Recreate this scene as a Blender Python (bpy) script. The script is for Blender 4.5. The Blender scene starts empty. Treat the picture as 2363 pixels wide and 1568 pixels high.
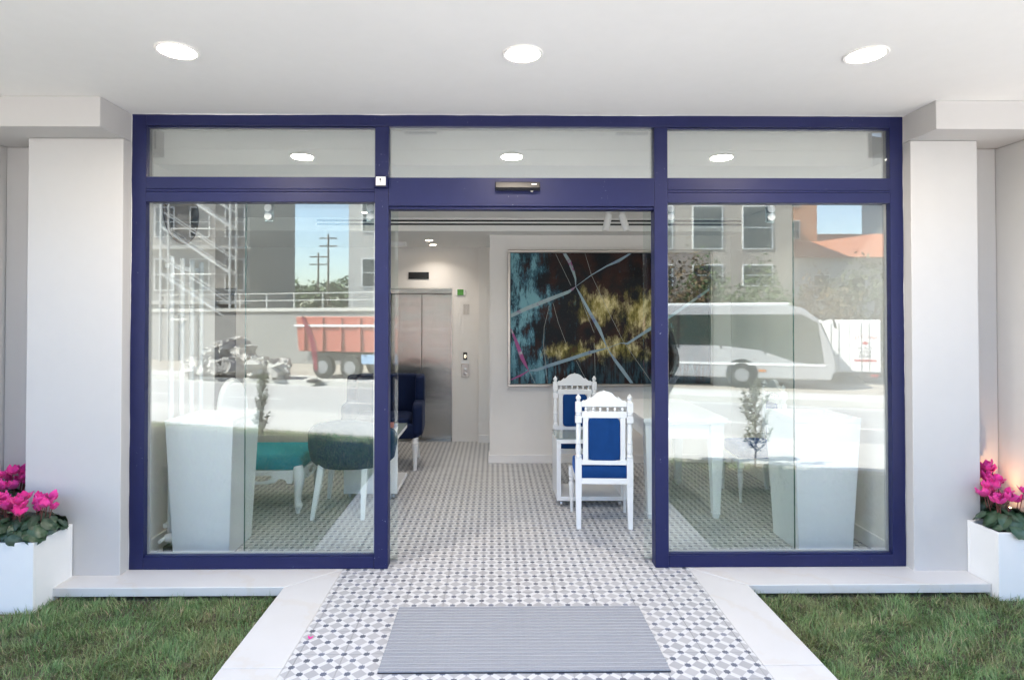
import bpy, bmesh, math, random
import numpy as np
from mathutils import Vector, Matrix
R = math.radians
random.seed(7); rng = np.random.default_rng(7)
sc = bpy.context.scene
col = sc.collection

# ------------------------------------------------------------------ camera, sky, sun, exposure
cam = bpy.data.cameras.new('camera'); camo = bpy.data.objects.new('camera', cam); col.objects.link(camo)
camo.location = (0, -3.6373, 1.5)
camo.rotation_euler = (math.pi/2 + .0129, 0, -.0104)
cam.sensor_width = 36; cam.lens = 36*1390.51/2363
cam.shift_x = (1181.5-1155.58)/2363; cam.shift_y = -(784-715.71)/2363
cam.clip_end = 2000; cam.clip_start = .05
sc.camera = camo
SUN_EL = R(45); SUN_AZ = R(16)            # sun stands to the left of and a little behind the shopfront
to_sun = Vector((-math.cos(SUN_AZ)*math.cos(SUN_EL), math.sin(SUN_AZ)*math.cos(SUN_EL), math.sin(SUN_EL)))
w = bpy.data.worlds.new('World'); sc.world = w; w.use_nodes = True
nt = w.node_tree; bg = nt.nodes['Background']
sky = nt.nodes.new('ShaderNodeTexSky'); sky.sky_type = 'NISHITA'; sky.sun_disc = False
sky.sun_elevation = SUN_EL; sky.sun_rotation = math.atan2(to_sun.x, to_sun.y)
sky.air_density = 1.0; sky.dust_density = 1.0; sky.ozone_density = 1.0
nt.links.new(sky.outputs[0], bg.inputs[0]); bg.inputs[1].default_value = .14
sl = bpy.data.lights.new('sun', 'SUN'); sl.energy = 5.0; sl.angle = R(.5); sl.color = (1, .96, .89)
so = bpy.data.objects.new('sun', sl); col.objects.link(so)
so.rotation_euler = (-to_sun).to_track_quat('-Z', 'Y').to_euler(); so.location = to_sun*60
sc.view_settings.view_transform = 'Standard'; sc.view_settings.look = 'None'
sc.view_settings.gamma = 1; sc.view_settings.use_curve_mapping = False
sc.view_settings.exposure = 2.27
sc.render.engine = 'CYCLES'
cy = sc.cycles
cy.use_denoising = True; cy.denoiser = 'OPENIMAGEDENOISE'
cy.max_bounces = 8; cy.diffuse_bounces = 5; cy.glossy_bounces = 4; cy.transmission_bounces = 8
cy.transparent_max_bounces = 24; cy.sample_clamp_indirect = 6; cy.caustics_reflective = False; cy.caustics_refractive = False
cy.use_adaptive_sampling = True; cy.adaptive_threshold = .03

# ------------------------------------------------------------------ helpers
def tag(o, label=None, cat=None, group=None, kind=None):
    if label: o['label'] = label
    if cat: o['category'] = cat
    if group: o['group'] = group
    if kind: o['kind'] = kind
    return o
def thing(name, label, cat, loc=(0, 0, 0), rz=0, group=None):
    o = bpy.data.objects.new(name, None); col.objects.link(o); o.empty_display_size = .1
    o.location = loc; o.rotation_euler = (0, 0, rz)
    return tag(o, label, cat, group)
def link(name, me, parent=None, loc=None, rot=None, scale=None):
    o = bpy.data.objects.new(name, me); col.objects.link(o)
    if parent: o.parent = parent
    if loc is not None: o.location = loc
    if rot is not None: o.rotation_euler = rot
    if scale is not None: o.scale = scale
    return o
def copy_tree(o, parent=None):
    c = o.copy(); col.objects.link(c); c.parent = parent
    for ch in o.children: copy_tree(ch, c)
    return c
class MB:
    def __init__(s): s.v = []; s.f = []
    def add(s, vs, fs):
        n = len(s.v); s.v += [tuple(v) for v in vs]; s.f += [tuple(i+n for i in f) for f in fs]; return s
    def box(s, x0, x1, y0, y1, z0, z1):
        return s.add([(x0,y0,z0),(x1,y0,z0),(x1,y1,z0),(x0,y1,z0),(x0,y0,z1),(x1,y0,z1),(x1,y1,z1),(x0,y1,z1)],
                     [(0,3,2,1),(4,5,6,7),(0,1,5,4),(1,2,6,5),(2,3,7,6),(3,0,4,7)])
    def frustum(s, a, b, z0, z1):           # a, b: (x0,x1,y0,y1) bottom and top rectangles
        vs = [(a[0],a[2],z0),(a[1],a[2],z0),(a[1],a[3],z0),(a[0],a[3],z0),(b[0],b[2],z1),(b[1],b[2],z1),(b[1],b[3],z1),(b[0],b[3],z1)]
        return s.add(vs, [(0,3,2,1),(4,5,6,7),(0,1,5,4),(1,2,6,5),(2,3,7,6),(3,0,4,7)])
    def lathe(s, prof, n=14, c=(0, 0, 0)):  # prof: (r, z) from bottom to top
        vs = []; fs = []
        for r, z in prof:
            for k in range(n):
                a = 2*math.pi*k/n; vs.append((c[0]+r*math.cos(a), c[1]+r*math.sin(a), c[2]+z))
        for i in range(len(prof)-1):
            for k in range(n):
                fs.append((i*n+k, i*n+(k+1) % n, (i+1)*n+(k+1) % n, (i+1)*n+k))
        fs.append(tuple(range(n))[::-1]); m = (len(prof)-1)*n; fs.append(tuple(range(m, m+n)))
        return s.add(vs, fs)
    def tube(s, pts, rad, n=8, sq=None):
        pts = [Vector(p) for p in pts]
        if not hasattr(rad, '__len__'): rad = [rad]*len(pts)
        vs = []; fs = []; prev = None
        for i, p in enumerate(pts):
            d = (pts[min(i+1, len(pts)-1)]-pts[max(i-1, 0)]).normalized()
            if prev is None:
                prev = Vector((1, 0, 0)) if abs(d.x) < .9 else Vector((0, 1, 0))
            a = (prev-d*prev.dot(d)).normalized(); prev = a; b = d.cross(a)
            for k in range(n):
                t = 2*math.pi*k/n+(math.pi/4 if n == 4 else 0)
                vs.append(p+(a*math.cos(t)+b*math.sin(t))*rad[i])
        for i in range(len(pts)-1):
            for k in range(n): fs.append((i*n+k, i*n+(k+1) % n, (i+1)*n+(k+1) % n, (i+1)*n+k))
        fs.append(tuple(range(n))[::-1]); m = (len(pts)-1)*n; fs.append(tuple(range(m, m+n)))
        return s.add(vs, fs)
    def prism(s, poly, a0, a1, axis='y'):   # poly in the two other axes, extruded along axis
        n = len(poly); mk = {'y': lambda p, t: (p[0], t, p[1]), 'x': lambda p, t: (t, p[0], p[1]), 'z': lambda p, t: (p[0], p[1], t)}[axis]
        vs = [mk(p, a0) for p in poly]+[mk(p, a1) for p in poly]
        fs = [tuple(range(n))[::-1], tuple(range(n, 2*n))]+[(i, (i+1) % n, n+(i+1) % n, n+i) for i in range(n)]
        return s.add(vs, fs)
    def sup(s, c, a, e1=.35, e2=.35, nu=20, nv=12):  # superellipsoid: cushions
        pw = lambda x, e: math.copysign(abs(x)**e, x)
        vs = []; fs = []
        for j in range(nv+1):
            ph = -math.pi/2+math.pi*j/nv
            for i in range(nu):
                th = 2*math.pi*i/nu
                vs.append((c[0]+a[0]*pw(math.cos(ph), e1)*pw(math.cos(th), e2), c[1]+a[1]*pw(math.cos(ph), e1)*pw(math.sin(th), e2), c[2]+a[2]*pw(math.sin(ph), e1)))
        for j in range(nv):
            for i in range(nu): fs.append((j*nu+i, j*nu+(i+1) % nu, (j+1)*nu+(i+1) % nu, (j+1)*nu+i))
        return s.add(vs, fs)
    def xf(s, M):
        s.v = [tuple(M @ Vector(v)) for v in s.v]; return s
    def mesh(s, name, mat=None, smooth=False):
        me = bpy.data.meshes.new(name); me.from_pydata(s.v, [], s.f); me.update()
        bm = bmesh.new(); bm.from_mesh(me); bmesh.ops.recalc_face_normals(bm, faces=bm.faces); bm.to_mesh(me); bm.free()
        if mat: me.materials.append(mat)
        if smooth:
            me.polygons.foreach_set('use_smooth', [True]*len(me.polygons))
        return me
    def build(s, name, mat, parent=None, bevel=0, smooth=False, loc=None, rot=None, seg=2):
        me = s.mesh(name, mat, smooth); o = link(name, me, parent, loc, rot)
        if smooth and smooth != 'all':
            try: me.set_sharp_from_angle(angle=R(smooth if isinstance(smooth, (int, float)) and smooth > 1 else 40))
            except Exception: pass
        if bevel:
            m = o.modifiers.new('bevel', 'BEVEL'); m.width = bevel; m.segments = seg; m.limit_method = 'ANGLE'; m.angle_limit = R(35)
            m.harden_normals = False
        return o
def struct(name, mb, mat, bevel=0):
    return tag(mb.build(name, mat, bevel=bevel), kind='structure')

# ------------------------------------------------------------------ materials
class NT:
    def __init__(s, name):
        s.m = bpy.data.materials.new(name); s.m.use_nodes = True; s.t = s.m.node_tree; s.n = s.t.nodes
        s.b = s.n['Principled BSDF']; s.out = s.n['Material Output']
    def new(s, typ, **kw):
        n = s.n.new(typ)
        for k, v in kw.items(): setattr(n, k, v)
        return n
    def ln(s, a, b): s.t.links.new(a, b)
    def val(s, sock, v):
        if isinstance(v, (int, float, tuple, list)): sock.default_value = v
        else: s.ln(v, sock)
    def math(s, op, a, b=0.0, c=None):
        n = s.new('ShaderNodeMath', operation=op); s.val(n.inputs[0], a); s.val(n.inputs[1], b)
        if c is not None: s.val(n.inputs[2], c)
        return n.outputs[0]
    def mix(s, f, a, b):
        n = s.new('ShaderNodeMix', data_type='RGBA'); s.val(n.inputs[0], f); s.val(n.inputs[6], a if not isinstance(a, tuple) else (*a[:3], 1)); s.val(n.inputs[7], b if not isinstance(b, tuple) else (*b[:3], 1))
        return n.outputs[2]
    def coord(s, kind='Object', scale=(1, 1, 1), loc=(0, 0, 0)):
        tc = s.new('ShaderNodeTexCoord'); mp = s.new('ShaderNodeMapping')
        mp.inputs['Scale'].default_value = scale; mp.inputs['Location'].default_value = loc
        s.ln(tc.outputs[kind], mp.inputs[0]); return mp.outputs[0]
    def noise(s, vec, scale, detail=4, rough=.55, out='Fac', dist=0):
        n = s.new('ShaderNodeTexNoise'); n.inputs['Scale'].default_value = scale; n.inputs['Detail'].default_value = detail
        n.inputs['Roughness'].default_value = rough; n.inputs['Distortion'].default_value = dist
        if vec is not None: s.ln(vec, n.inputs['Vector'])
        return n.outputs[out]
    def ramp(s, f, stops, interp='LINEAR'):
        n = s.new('ShaderNodeValToRGB'); s.val(n.inputs[0], f); r = n.color_ramp; r.interpolation = interp
        while len(r.elements) < len(stops): r.elements.new(.5)
        for e, (p, c) in zip(r.elements, stops):
            e.position = p; e.color = (*c[:3], 1) if hasattr(c, '__len__') else (c, c, c, 1)
        return n.outputs[0]
    def bump(s, h, strength=.3, dist=.01):
        n = s.new('ShaderNodeBump'); n.inputs['Strength'].default_value = strength; n.inputs['Distance'].default_value = dist
        s.ln(h, n.inputs['Height']); s.ln(n.outputs[0], s.b.inputs['Normal']); return n
    def color(s, c): s.val(s.b.inputs['Base Color'], c if not isinstance(c, tuple) else (*c[:3], 1))
    def set(s, **kw):
        for k, v in kw.items(): s.val(s.b.inputs[k.replace('_', ' ')], v)
        return s
def plain(name, c, rough=.5, metal=0, var=.08, scale=6, bump=0, bscale=60, spec=.5, coord='Object', bdist=.002):
    t = NT(name); v = t.coord(coord)
    n = t.noise(v, scale, 5, .6)
    t.color(t.mix(n, tuple(x*(1-var) for x in c), tuple(min(1, x*(1+var)) for x in c)))
    t.set(Roughness=rough, Metallic=metal); t.b.inputs['Specular IOR Level'].default_value = spec
    if bump: t.bump(t.noise(v, bscale, 3), bump, bdist)
    return t.m
def emit(name, c, s):
    t = NT(name); t.color((.8, .8, .8)); t.b.inputs['Emission Color'].default_value = (*c, 1); t.b.inputs['Emission Strength'].default_value = s
    return t.m
M = {}
def plaster(name, c, bump=.12):
    t = NT(name); v = t.coord('Object')
    a = t.noise(v, 1.3, 3, .5); b = t.noise(v, 14, 4, .6)
    f = t.math('ADD', t.math('MULTIPLY', a, .65), t.math('MULTIPLY', b, .35))
    t.color(t.mix(f, tuple(x*.93 for x in c), tuple(min(1, x*1.045) for x in c)))
    h = t.math('ADD', t.noise(v, 170, 3), t.math('MULTIPLY', t.noise(v, 9, 2), 1.6))
    t.bump(h, bump, .002); t.set(Roughness=.85); t.b.inputs['Specular IOR Level'].default_value = .25
    return t.m
M['plaster'] = plaster('white_plaster', (.555, .543, .535))
M['soffit'] = plaster('soffit_paint', (.90, .885, .862), .06)
M['inwall'] = plaster('interior_wall_paint', (.80, .77, .74), .05)
M['inceil'] = plaster('interior_ceiling_paint', (.84, .82, .79), .03)
M['skirting'] = plain('skirting_white', (.8, .78, .77), .4)
M['black'] = plain('black_plastic', (.012, .012, .013), .35)
M['white_plastic'] = plain('white_plastic', (.8, .8, .8), .35, var=.02)
M['white_lacquer'] = plain('white_lacquer', (.83, .84, .85), .28, var=.015, bump=.012, bscale=25)
M['chrome'] = plain('satin_metal', (.6, .6, .6), .3, 1, .05)
M['dark_metal'] = plain('dark_metal', (.05, .05, .055), .45, .6)
# hand painted blue aluminium: brush streaks, slight chips
def blue():
    t = NT('blue_frame_paint'); v = t.coord('Object')
    n = t.noise(t.coord('Object', (3, 3, 3)), 2.0, 4, .6); st = t.noise(t.coord('Object', (2, 40, 60)), 3, 4, .6)
    base = t.mix(n, (.0072, .0104, .060), (.0115, .0160, .082)); base = t.mix(t.math('MULTIPLY', st, .35), base, (.017, .020, .078))
    sp = t.noise(v, 90, 2, .5); sp2 = t.noise(v, 4, 2, .5)
    ch = t.math('MULTIPLY', t.math('GREATER_THAN', sp, .74), t.math('GREATER_THAN', sp2, .56))
    t.color(t.mix(t.math('MULTIPLY', ch, .5), base, (.45, .47, .52)))
    t.set(Roughness=t.ramp(st, [(0, .36), (1, .5)])); t.b.inputs['Specular IOR Level'].default_value = .32; t.bump(t.noise(t.coord('Object', (3, 90, 90)), 5, 3), .12, .001)
    return t.m
M['blue'] = blue()
def marble(name='white_marble'):
    t = NT(name); v = t.coord('Object', (1, 1, 1))
    d = t.noise(v, 2.2, 5, .6, 'Color'); mp = t.new('ShaderNodeMixRGB'); mp.blend_type = 'ADD'; mp.inputs[0].default_value = .6
    t.ln(v, mp.inputs[1]); t.ln(d, mp.inputs[2])
    wv = t.new('ShaderNodeTexWave', wave_type='BANDS', bands_direction='DIAGONAL'); wv.inputs['Scale'].default_value = 1.3; wv.inputs['Distortion'].default_value = 6
    wv.inputs['Detail'].default_value = 4; t.ln(mp.outputs[0], wv.inputs[0])
    vein = t.ramp(wv.outputs['Fac'], [(.0, .0), (.88, 0.0), (1, 1)])
    st = t.noise(v, 3.0, 4, .6)
    c = t.mix(st, (.60, .588, .57), (.67, .662, .655)); c = t.mix(t.math('MULTIPLY', vein, .35), c, (.60, .55, .48))
    t.color(c); t.set(Roughness=.38); return t.m
M['marble'] = marble()
TS = .2012                                  # floor tile edge
def tilemat():
    t = NT('patterned_cement_tile'); tc = t.new('ShaderNodeTexCoord'); sp = t.new('ShaderNodeSeparateXYZ'); t.ln(tc.outputs['Object'], sp.inputs[0])
    S = TS/2; x = t.math('DIVIDE', sp.outputs[0], S); y = t.math('DIVIDE', sp.outputs[1], S)
    u = t.math('ADD', x, y); v = t.math('SUBTRACT', x, y)
    ru = t.math('ROUND', u); rv = t.math('ROUND', v)
    du = t.math('ABSOLUTE', t.math('SUBTRACT', u, ru)); dv = t.math('ABSOLUTE', t.math('SUBTRACT', v, rv))
    mx = t.math('MAXIMUM', du, dv); sm = t.math('MULTIPLY', t.math('ADD', du, dv), .5)
    star = t.math('MAXIMUM', t.math('LESS_THAN', mx, .165), t.math('LESS_THAN', sm, .117))
    u2 = t.math('ADD', u, .5); v2 = t.math('ADD', v, .5)
    eu = t.math('ABSOLUTE', t.math('SUBTRACT', u2, t.math('ROUND', u2))); ev = t.math('ABSOLUTE', t.math('SUBTRACT', v2, t.math('ROUND', v2)))
    dia = t.math('LESS_THAN', t.math('MAXIMUM', eu, ev), .335)
    oi = t.new('ShaderNodeObjectInfo')
    cb = t.new('ShaderNodeCombineXYZ'); t.ln(ru, cb.inputs[0]); t.ln(rv, cb.inputs[1]); t.ln(t.math('MULTIPLY', oi.outputs['Random'], 97), cb.inputs[2])
    wn = t.new('ShaderNodeTexWhiteNoise'); t.ln(cb.outputs[0], wn.inputs[0])
    rc = t.ramp(wn.outputs['Value'], [(0, (.05, .062, .095)), (.5, (.078, .095, .145)), (.82, (.13, .15, .21)), (1, (.26, .27, .32))])
    c2 = t.new('ShaderNodeCombineXYZ'); t.ln(t.math('ROUND', u2), c2.inputs[0]); t.ln(t.math('ROUND', v2), c2.inputs[1]); t.ln(t.math('MULTIPLY', oi.outputs['Random'], 53), c2.inputs[2])
    wn2 = t.new('ShaderNodeTexWhiteNoise'); t.ln(c2.outputs[0], wn2.inputs[0])
    gc = t.mix(wn2.outputs['Value'], (.36, .36, .37), (.45, .445, .45))
    wh = t.mix(t.noise(tc.outputs['Object'], 30, 3), (.62, .62, .618), (.70, .698, .692))
    base = t.mix(dia, wh, gc); base = t.mix(star, base, rc)
    dirt = t.noise(t.coord('Generated'), 3, 3); wp = t.new('ShaderNodeNewGeometry')
    dn = t.noise(wp.outputs['Position'], 2.2, 4, .65)
    dn2 = t.noise(wp.outputs['Position'], 160, 2, .5)
    base = t.mix(t.math('MULTIPLY', t.ramp(dn, [(.35, 0), (.75, 1)]), .16), base, (.42, .39, .36))
    base = t.mix(t.math('MULTIPLY', t.ramp(dn2, [(.4, 0), (.8, 1)]), .25), base, (.5, .5, .5))
    t.color(base); t.set(Roughness=.42); t.bump(dn2, .05, .001)
    return t.m
M['tile'] = tilemat()
M['grout'] = plain('grout', (.36, .35, .34), .9)
def glassmat(name, r, tint, wob=0):
    t = NT(name); t.n.remove(t.b)
    tr = t.new('ShaderNodeBsdfTransparent'); tr.inputs[0].default_value = (*tint, 1)
    gl = t.new('ShaderNodeBsdfGlossy'); gl.inputs['Roughness'].default_value = .012; gl.inputs['Color'].default_value = (.97, 1, .99, 1)
    lw = t.new('ShaderNodeLayerWeight'); lw.inputs['Blend'].default_value = .5
    f = t.math('ADD', t.math('MULTIPLY', t.math('POWER', lw.outputs['Facing'], 5.0), 1-r), r)
    mx = t.new('ShaderNodeMixShader'); t.ln(f, mx.inputs[0]); t.ln(tr.outputs[0], mx.inputs[1]); t.ln(gl.outputs[0], mx.inputs[2])
    if wob:
        b = t.new('ShaderNodeBump'); b.inputs['Strength'].default_value = wob; b.inputs['Distance'].default_value = .004
        t.ln(t.noise(t.coord('Object', (1.6, 1, 1)), 1.4, 1, .4), b.inputs['Height']); t.ln(b.outputs[0], gl.inputs['Normal'])
    t.ln(mx.outputs[0], t.out.inputs[0]); return t.m
M['glass_t'] = glassmat('transom_glass', .30, (.97, .985, .975))
M['glass'] = glassmat('shopfront_glass', .105, (.972, .99, .984), .004)
M['glass2'] = glassmat('door_glass', .035, (.95, .98, .97))
M['spacer'] = plain('glazing_spacer', (.62, .60, .57), .4, .3)
def steel():
    t = NT('brushed_steel'); v = t.coord('Object', (60, 60, .6)); n = t.noise(v, 6, 3, .6)
    t.color(t.mix(n, (.36, .345, .33), (.50, .48, .455))); t.set(Metallic=1.0, Roughness=.27)
    t.b.inputs['Anisotropic'].default_value = .6
    big = t.noise(t.coord('Object', (.8, .8, 2.6)), 1.5, 2, .5); t.bump(big, .12, .08)
    return t.m
M['steel'] = steel()
def velvet(name, c, sheen=.6):
    t = NT(name); v = t.coord('Object'); n = t.noise(v, 7, 4, .6); f = t.noise(v, 260, 2, .5)
    t.color(t.mix(n, tuple(x*.75 for x in c), tuple(x*1.25 for x in c))); t.set(Roughness=.75)
    t.b.inputs['Sheen Weight'].default_value = sheen; t.b.inputs['Sheen Tint'].default_value = (*[min(1, x*4+.1) for x in c], 1); t.b.inputs['Sheen Roughness'].default_value = .35
    t.b.inputs['Specular IOR Level'].default_value = .2; t.bump(f, .08, .001); return t.m
M['royal'] = velvet('royal_blue_velvet', (.004, .046, .185))
M['navy'] = velvet('navy_velvet', (.003, .010, .042), .15)
M['teal'] = velvet('teal_velvet', (.008, .24, .31))
M['soil'] = plain('soil', (.045, .032, .022), .95, 0, .4, 30, .8, 80, bdist=.01)

# ------------------------------------------------------------------ street frame of reference (the street runs at 19 degrees to the shopfront)
US = Vector((.9455, .3256, 0)); NS = Vector((.3256, -.9455, 0)); STREET_RZ = math.atan2(US.y, US.x)
def S(s, t, z=0): p = US*s+NS*t; return Vector((p.x, p.y, z))
ZF, ZC, ZI = 0.0, 2.729, 2.49               # floor, soffit, interior ceiling
XL, XR = -2.1876, 2.4914

# ------------------------------------------------------------------ setting: floor, tiles, kerbs, lawn
g = MB().box(-5.2, XR+.02, .0, 4.2, -.16, -.003).box(-.906, 1.164, -3.4, -.0, -.16, -.003)
floor = struct('tiled_floor', g, M['grout'])
TX, TY = .133, -.314
def tile_clip(i, j):
    x0, x1, y0, y1 = TX+TS*i, TX+TS*(i+1), TY+TS*j, TY+TS*(j+1)
    ox, oy = (x0+x1)/2, (y0+y1)/2
    if y0 < -.001:
        x0, x1 = max(x0, -.906), min(x1, 1.164); y0 = max(y0, -3.4)
        if ox-TS/2 < -.9061 or ox+TS/2 > 1.1641:
            y1 = min(y1, 0) if True else y1
    else:
        x0, x1 = max(x0, -5.2), min(x1, XR-.02); y1 = min(y1, 4.0)
    if x1-x0 < .012 or y1-y0 < .012: return None
    return ox, oy, x0-ox, x1-ox, y0-oy, y1-oy
tiles = []
for j in range(-16, 22):
    for i in range(-27, 13):
        c = tile_clip(i, j)
        if not c: continue
        ox, oy = c[:2]; d = oy+3.637; vis = d > .5 and abs(ox-.02*d)/d < .90 and oy > -1.42 and (oy < 0 or -2.15 < ox < 2.45)
        tiles.append((0 if vis else 1, math.hypot(ox*.6, d), c))
tiles.sort(key=lambda a: a[:2])
gp = .0009; cache = {}; rest = MB(); R0 = (TX+TS/2, TY+TS/2)
for k, (hid, d, c) in enumerate(tiles):
    ox, oy, a0, a1, b0, b1 = c
    if k < 300 and not hid:
        key = tuple(round(q, 4) for q in c[2:])
        if key not in cache: cache[key] = MB().box(a0+gp, a1-gp, b0+gp, b1-gp, -.02, 0).mesh('tile', M['tile'])
        link('tile', cache[key], floor, (ox, oy, random.uniform(-.0003, .0003)))
    else:
        rest.box(ox-R0[0]+a0+gp, ox-R0[0]+a1-gp, oy-R0[1]+b0+gp, oy-R0[1]+b1-gp, -.02, 0)
tag(rest.build('far_tile_field', M['tile'], floor, loc=(R0[0], R0[1], 0)), kind='stuff')
# marble edging
def slab(name, poly, z0=-.05, z1=0):
    return tag(MB().prism(poly, z0, z1, 'z').build(name, M['marble'], bevel=.004), kind='structure')
e = .0012
slab('marble_ledge', [(-2.74, -.24), (-1.176-e, -.24), (-.906-e, -.004), (-.906-e, .09), (-2.74, .09)])
slab('marble_ledge', [(1.4295+e, -.24), (2.809, -.24), (2.809, .09), (1.164+e, .09), (1.164+e, -.004)])
for x0, x1, q in ((-1.176, -.907, 0), (1.165, 1.4295, 1)):
    y = -.005
    for n_ in range(3):
        y1 = (-1.02, -2.1, -3.3)[n_]
        if n_ == 0:
            p = [(x0, -.2415), (x1, -.0055), (x1, y1), (x0, y1)] if q == 0 else [(x0, -.0055), (x1, -.2415), (x1, y1), (x0, y1)]
        else: p = [(x0, y-e*2), (x1, y-e*2), (x1, y1), (x0, y1)]
        slab('marble_kerb', p); y = y1
# soil under the lawn, up to the street kerb (t = 3.45)
def tline(x, t): return (x*NS.x-t)/-NS.y    # y on the line t = const
M['lawn_soil'] = plain('lawn_soil', (.10, .09, .055), .95, 0, .45, 18, .8, 60, bdist=.02)
lawn = MB().prism([(-16, tline(-16, 3.45)), (16, tline(16, 3.45)), (16, .6), (-16, .6)], -.4, -.075, 'z')
struct('lawn', lawn, M['lawn_soil'])

# ------------------------------------------------------------------ entrance building: pillars, beams, recesses, canopy, unseen storey shaped to shade the lawn
b = thing('entrance_building', 'white plastered entrance building with square pillars and a wide flat soffit', 'building')
def part(name, mb, mat, bevel=.004, par=b): return mb.build(name, mat, par, bevel)
part('pillar', MB().box(-2.742, XL, -.076, .119, -.1, 2.5585), M['plaster'])
part('pillar', MB().box(2.4975, 2.9, -.058, .119, -.1, 2.5645), M['plaster'])
part('beam', MB().box(-6, XL+.002, -.29, .16, 2.56, ZC), M['plaster'])
part('beam', MB().box(2.4935, 6, -.275, .16, 2.566, ZC), M['plaster'])
part('recess_wall', MB().box(-3.025, -2.74, .12, .3, -.1, 2.5585), M['plaster'])
part('recess_wall', MB().box(2.898, 3.16, .12, .3, -.1, 2.5645), M['plaster'])
part('outer_wall', MB().box(-6, -3.027, -.255, .3, -.1, 2.5585), M['plaster'])
part('outer_wall', MB().box(3.162, 6, -.245, .3, -.1, 2.5645), M['plaster'])
can = [(-14, .25), (-14, -1.66), (14, -1.66), (14, .25)]
part('canopy', MB().prism(can, ZC, 3.06, 'z'), M['soffit'], 0)
part('shade_storey', MB().prism([(-14, 9), (-14, tline(-14, -.35)), (14, tline(14, -.35)), (14, 9)], 3.062, 6.0, 'z'), M['plaster'], 0)  # unseen block, front and height set so its shadow ends on the lawn

# ------------------------------------------------------------------ interior shell
struct('interior_wall_left', MB().box(XL-.12, XL+.0, .085, 1.1, 0, ZI), M['inwall'])
struct('interior_wall_right', MB().box(2.47, 2.62, .085, 4.2, 0, ZI), M['inwall'])
struct('interior_wall_lobby_left', MB().box(-5.3, -5.2, .3, 4.2, 0, ZI), M['inwall'])
struct('interior_wall_front', MB().box(-5.3, XL-.125, .31, .43, 0, ZI), M['inwall'])
EX0, EX1, EY = -1.30, -.515, 3.72
struct('interior_wall_back', MB().box(-5.3, -3.93, EY, 4.2, 0, 2.36).box(-3.93, -3.14, EY, 4.2, 1.865, 2.36).box(-3.14, EX0, EY, 4.2, 0, 2.36)
       .box(EX0, EX1, EY, 4.2, 1.865, 2.36).box(EX1, -.195, EY, 4.2, 0, 2.36).box(-.193, .1, 3.66, 4.2, 0, 2.36), M['inwall'])
pw = struct('interior_wall_picture', MB().box(-.05, 2.468, 2.622, 2.8, 0, 2.36), M['inwall'])
struct('interior_ceiling', MB().box(-5.3, 2.47, .262, 2.31, ZI, ZI+.1), M['inceil'])
struct('interior_ceiling_lobby', MB().box(-5.3, 2.47, 2.312, 4.2, 2.36, ZI+.1), M['inceil'])
struct('interior_fascia', MB().box(XL+.002, 2.468, .262, .30, ZI+.102, ZC+.3), M['inceil'])
struct('interior_ceiling_front', MB().box(XL-.1, 2.6, .25, .262, ZC+.002, ZC+.3), M['inceil'])
def skirt(name, *boxes):
    m = MB()
    for q in boxes: m.box(*q)
    return struct(name, m, M['skirting'], .003)
skirt('skirting_picture_wall', (-.064, 2.455, 2.608, 2.6205, 0, .088), (-.064, -.0515, 2.6205, 2.8, 0, .088))
skirt('skirting_right_wall', (2.456, 2.4685, .09, 2.607, 0, .1))
skirt('skirting_left_wall', (XL+.0015, XL+.014, .09, 1.1, 0, .1))
skirt('skirting_back_wall', (-.193, -.066, 3.646, 3.6585, 0, .09), (-3.12, EX0-.02, 3.706, 3.7185, 0, .09))

# ------------------------------------------------------------------ blue shopfront
f = thing('blue_shopfront', 'dark blue painted aluminium shopfront frame with two side windows, transoms and open doorway', 'shopfront')
def fr(name, x0, x1, z0, z1, y0=0, y1=.08): return MB().box(x0, x1, y0, y1, z0, z1).build(name, M['blue'], f, .003)
fr('jamb', XL+.003, -2.097, 0, 2.7285); fr('jamb', 2.411, XR, 0, 2.7285)
fr('post', -.722, -.639, 0, 2.657, -.004); fr('post', .9686, 1.05, 0, 2.657, -.004)
fr('top_rail', -2.0965, 2.4105, 2.659, 2.7287, -.002)
fr('top_bead', -2.0965, -.7225, 2.652, 2.6585, .012); fr('top_bead', 1.0505, 2.4105, 2.652, 2.6585, .012)
for x0, x1 in ((-2.0965, -.7225), (1.0505, 2.4105)):
    fr('transom_rail', x0, x1, 2.2765, 2.35, -.003); fr('transom_lip', x0, x1, 2.262, 2.276, .0); fr('window_head', x0, x1, 2.2, 2.2605, -.001)
    fr('bottom_rail', x0, x1, .001, .0725, -.002); fr('sill_lip', x0, x1, .0728, .0785, .01)
fr('door_header', -.6385, .968, 2.175, 2.347, -.008); fr('header_lip', -.6385, .968, 2.158, 2.1745, .006)
for x0, x1, z0, z1, nm in ((-2.0965, -.7225, .0785, 2.2, 'window_pane'), (1.0505, 2.4105, .0785, 2.2, 'window_pane'),
                      (-2.0965, -.7225, 2.35, 2.652, 'transom_pane'), (-.6385, .968, 2.347, 2.6585, 'transom_pane'), (1.0505, 2.4105, 2.35, 2.652, 'transom_pane')):
    p = MB().box(x0, x1, .034, .04, z0, z1).build(nm, M['glass_t' if nm == 'transom_pane' else 'glass'], f)
    w_ = .013
    for q in ((x0, x0+w_, z0, z1), (x1-w_, x1, z0, z1)): MB().box(q[0], q[1], .041, .056, q[2], q[3]).build('spacer', M['spacer'], p)
    if nm == 'transom_pane': MB().box(x0+w_, x1-w_, .041, .056, z1-.009, z1).build('spacer', M['spacer'], p)
    else: MB().box(x0+w_, x1-w_, .041, .056, z0, z0+.008).build('spacer', M['spacer'], p)
M['sealant'] = plain('white_sealant', (.74, .74, .73), .6)
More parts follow.
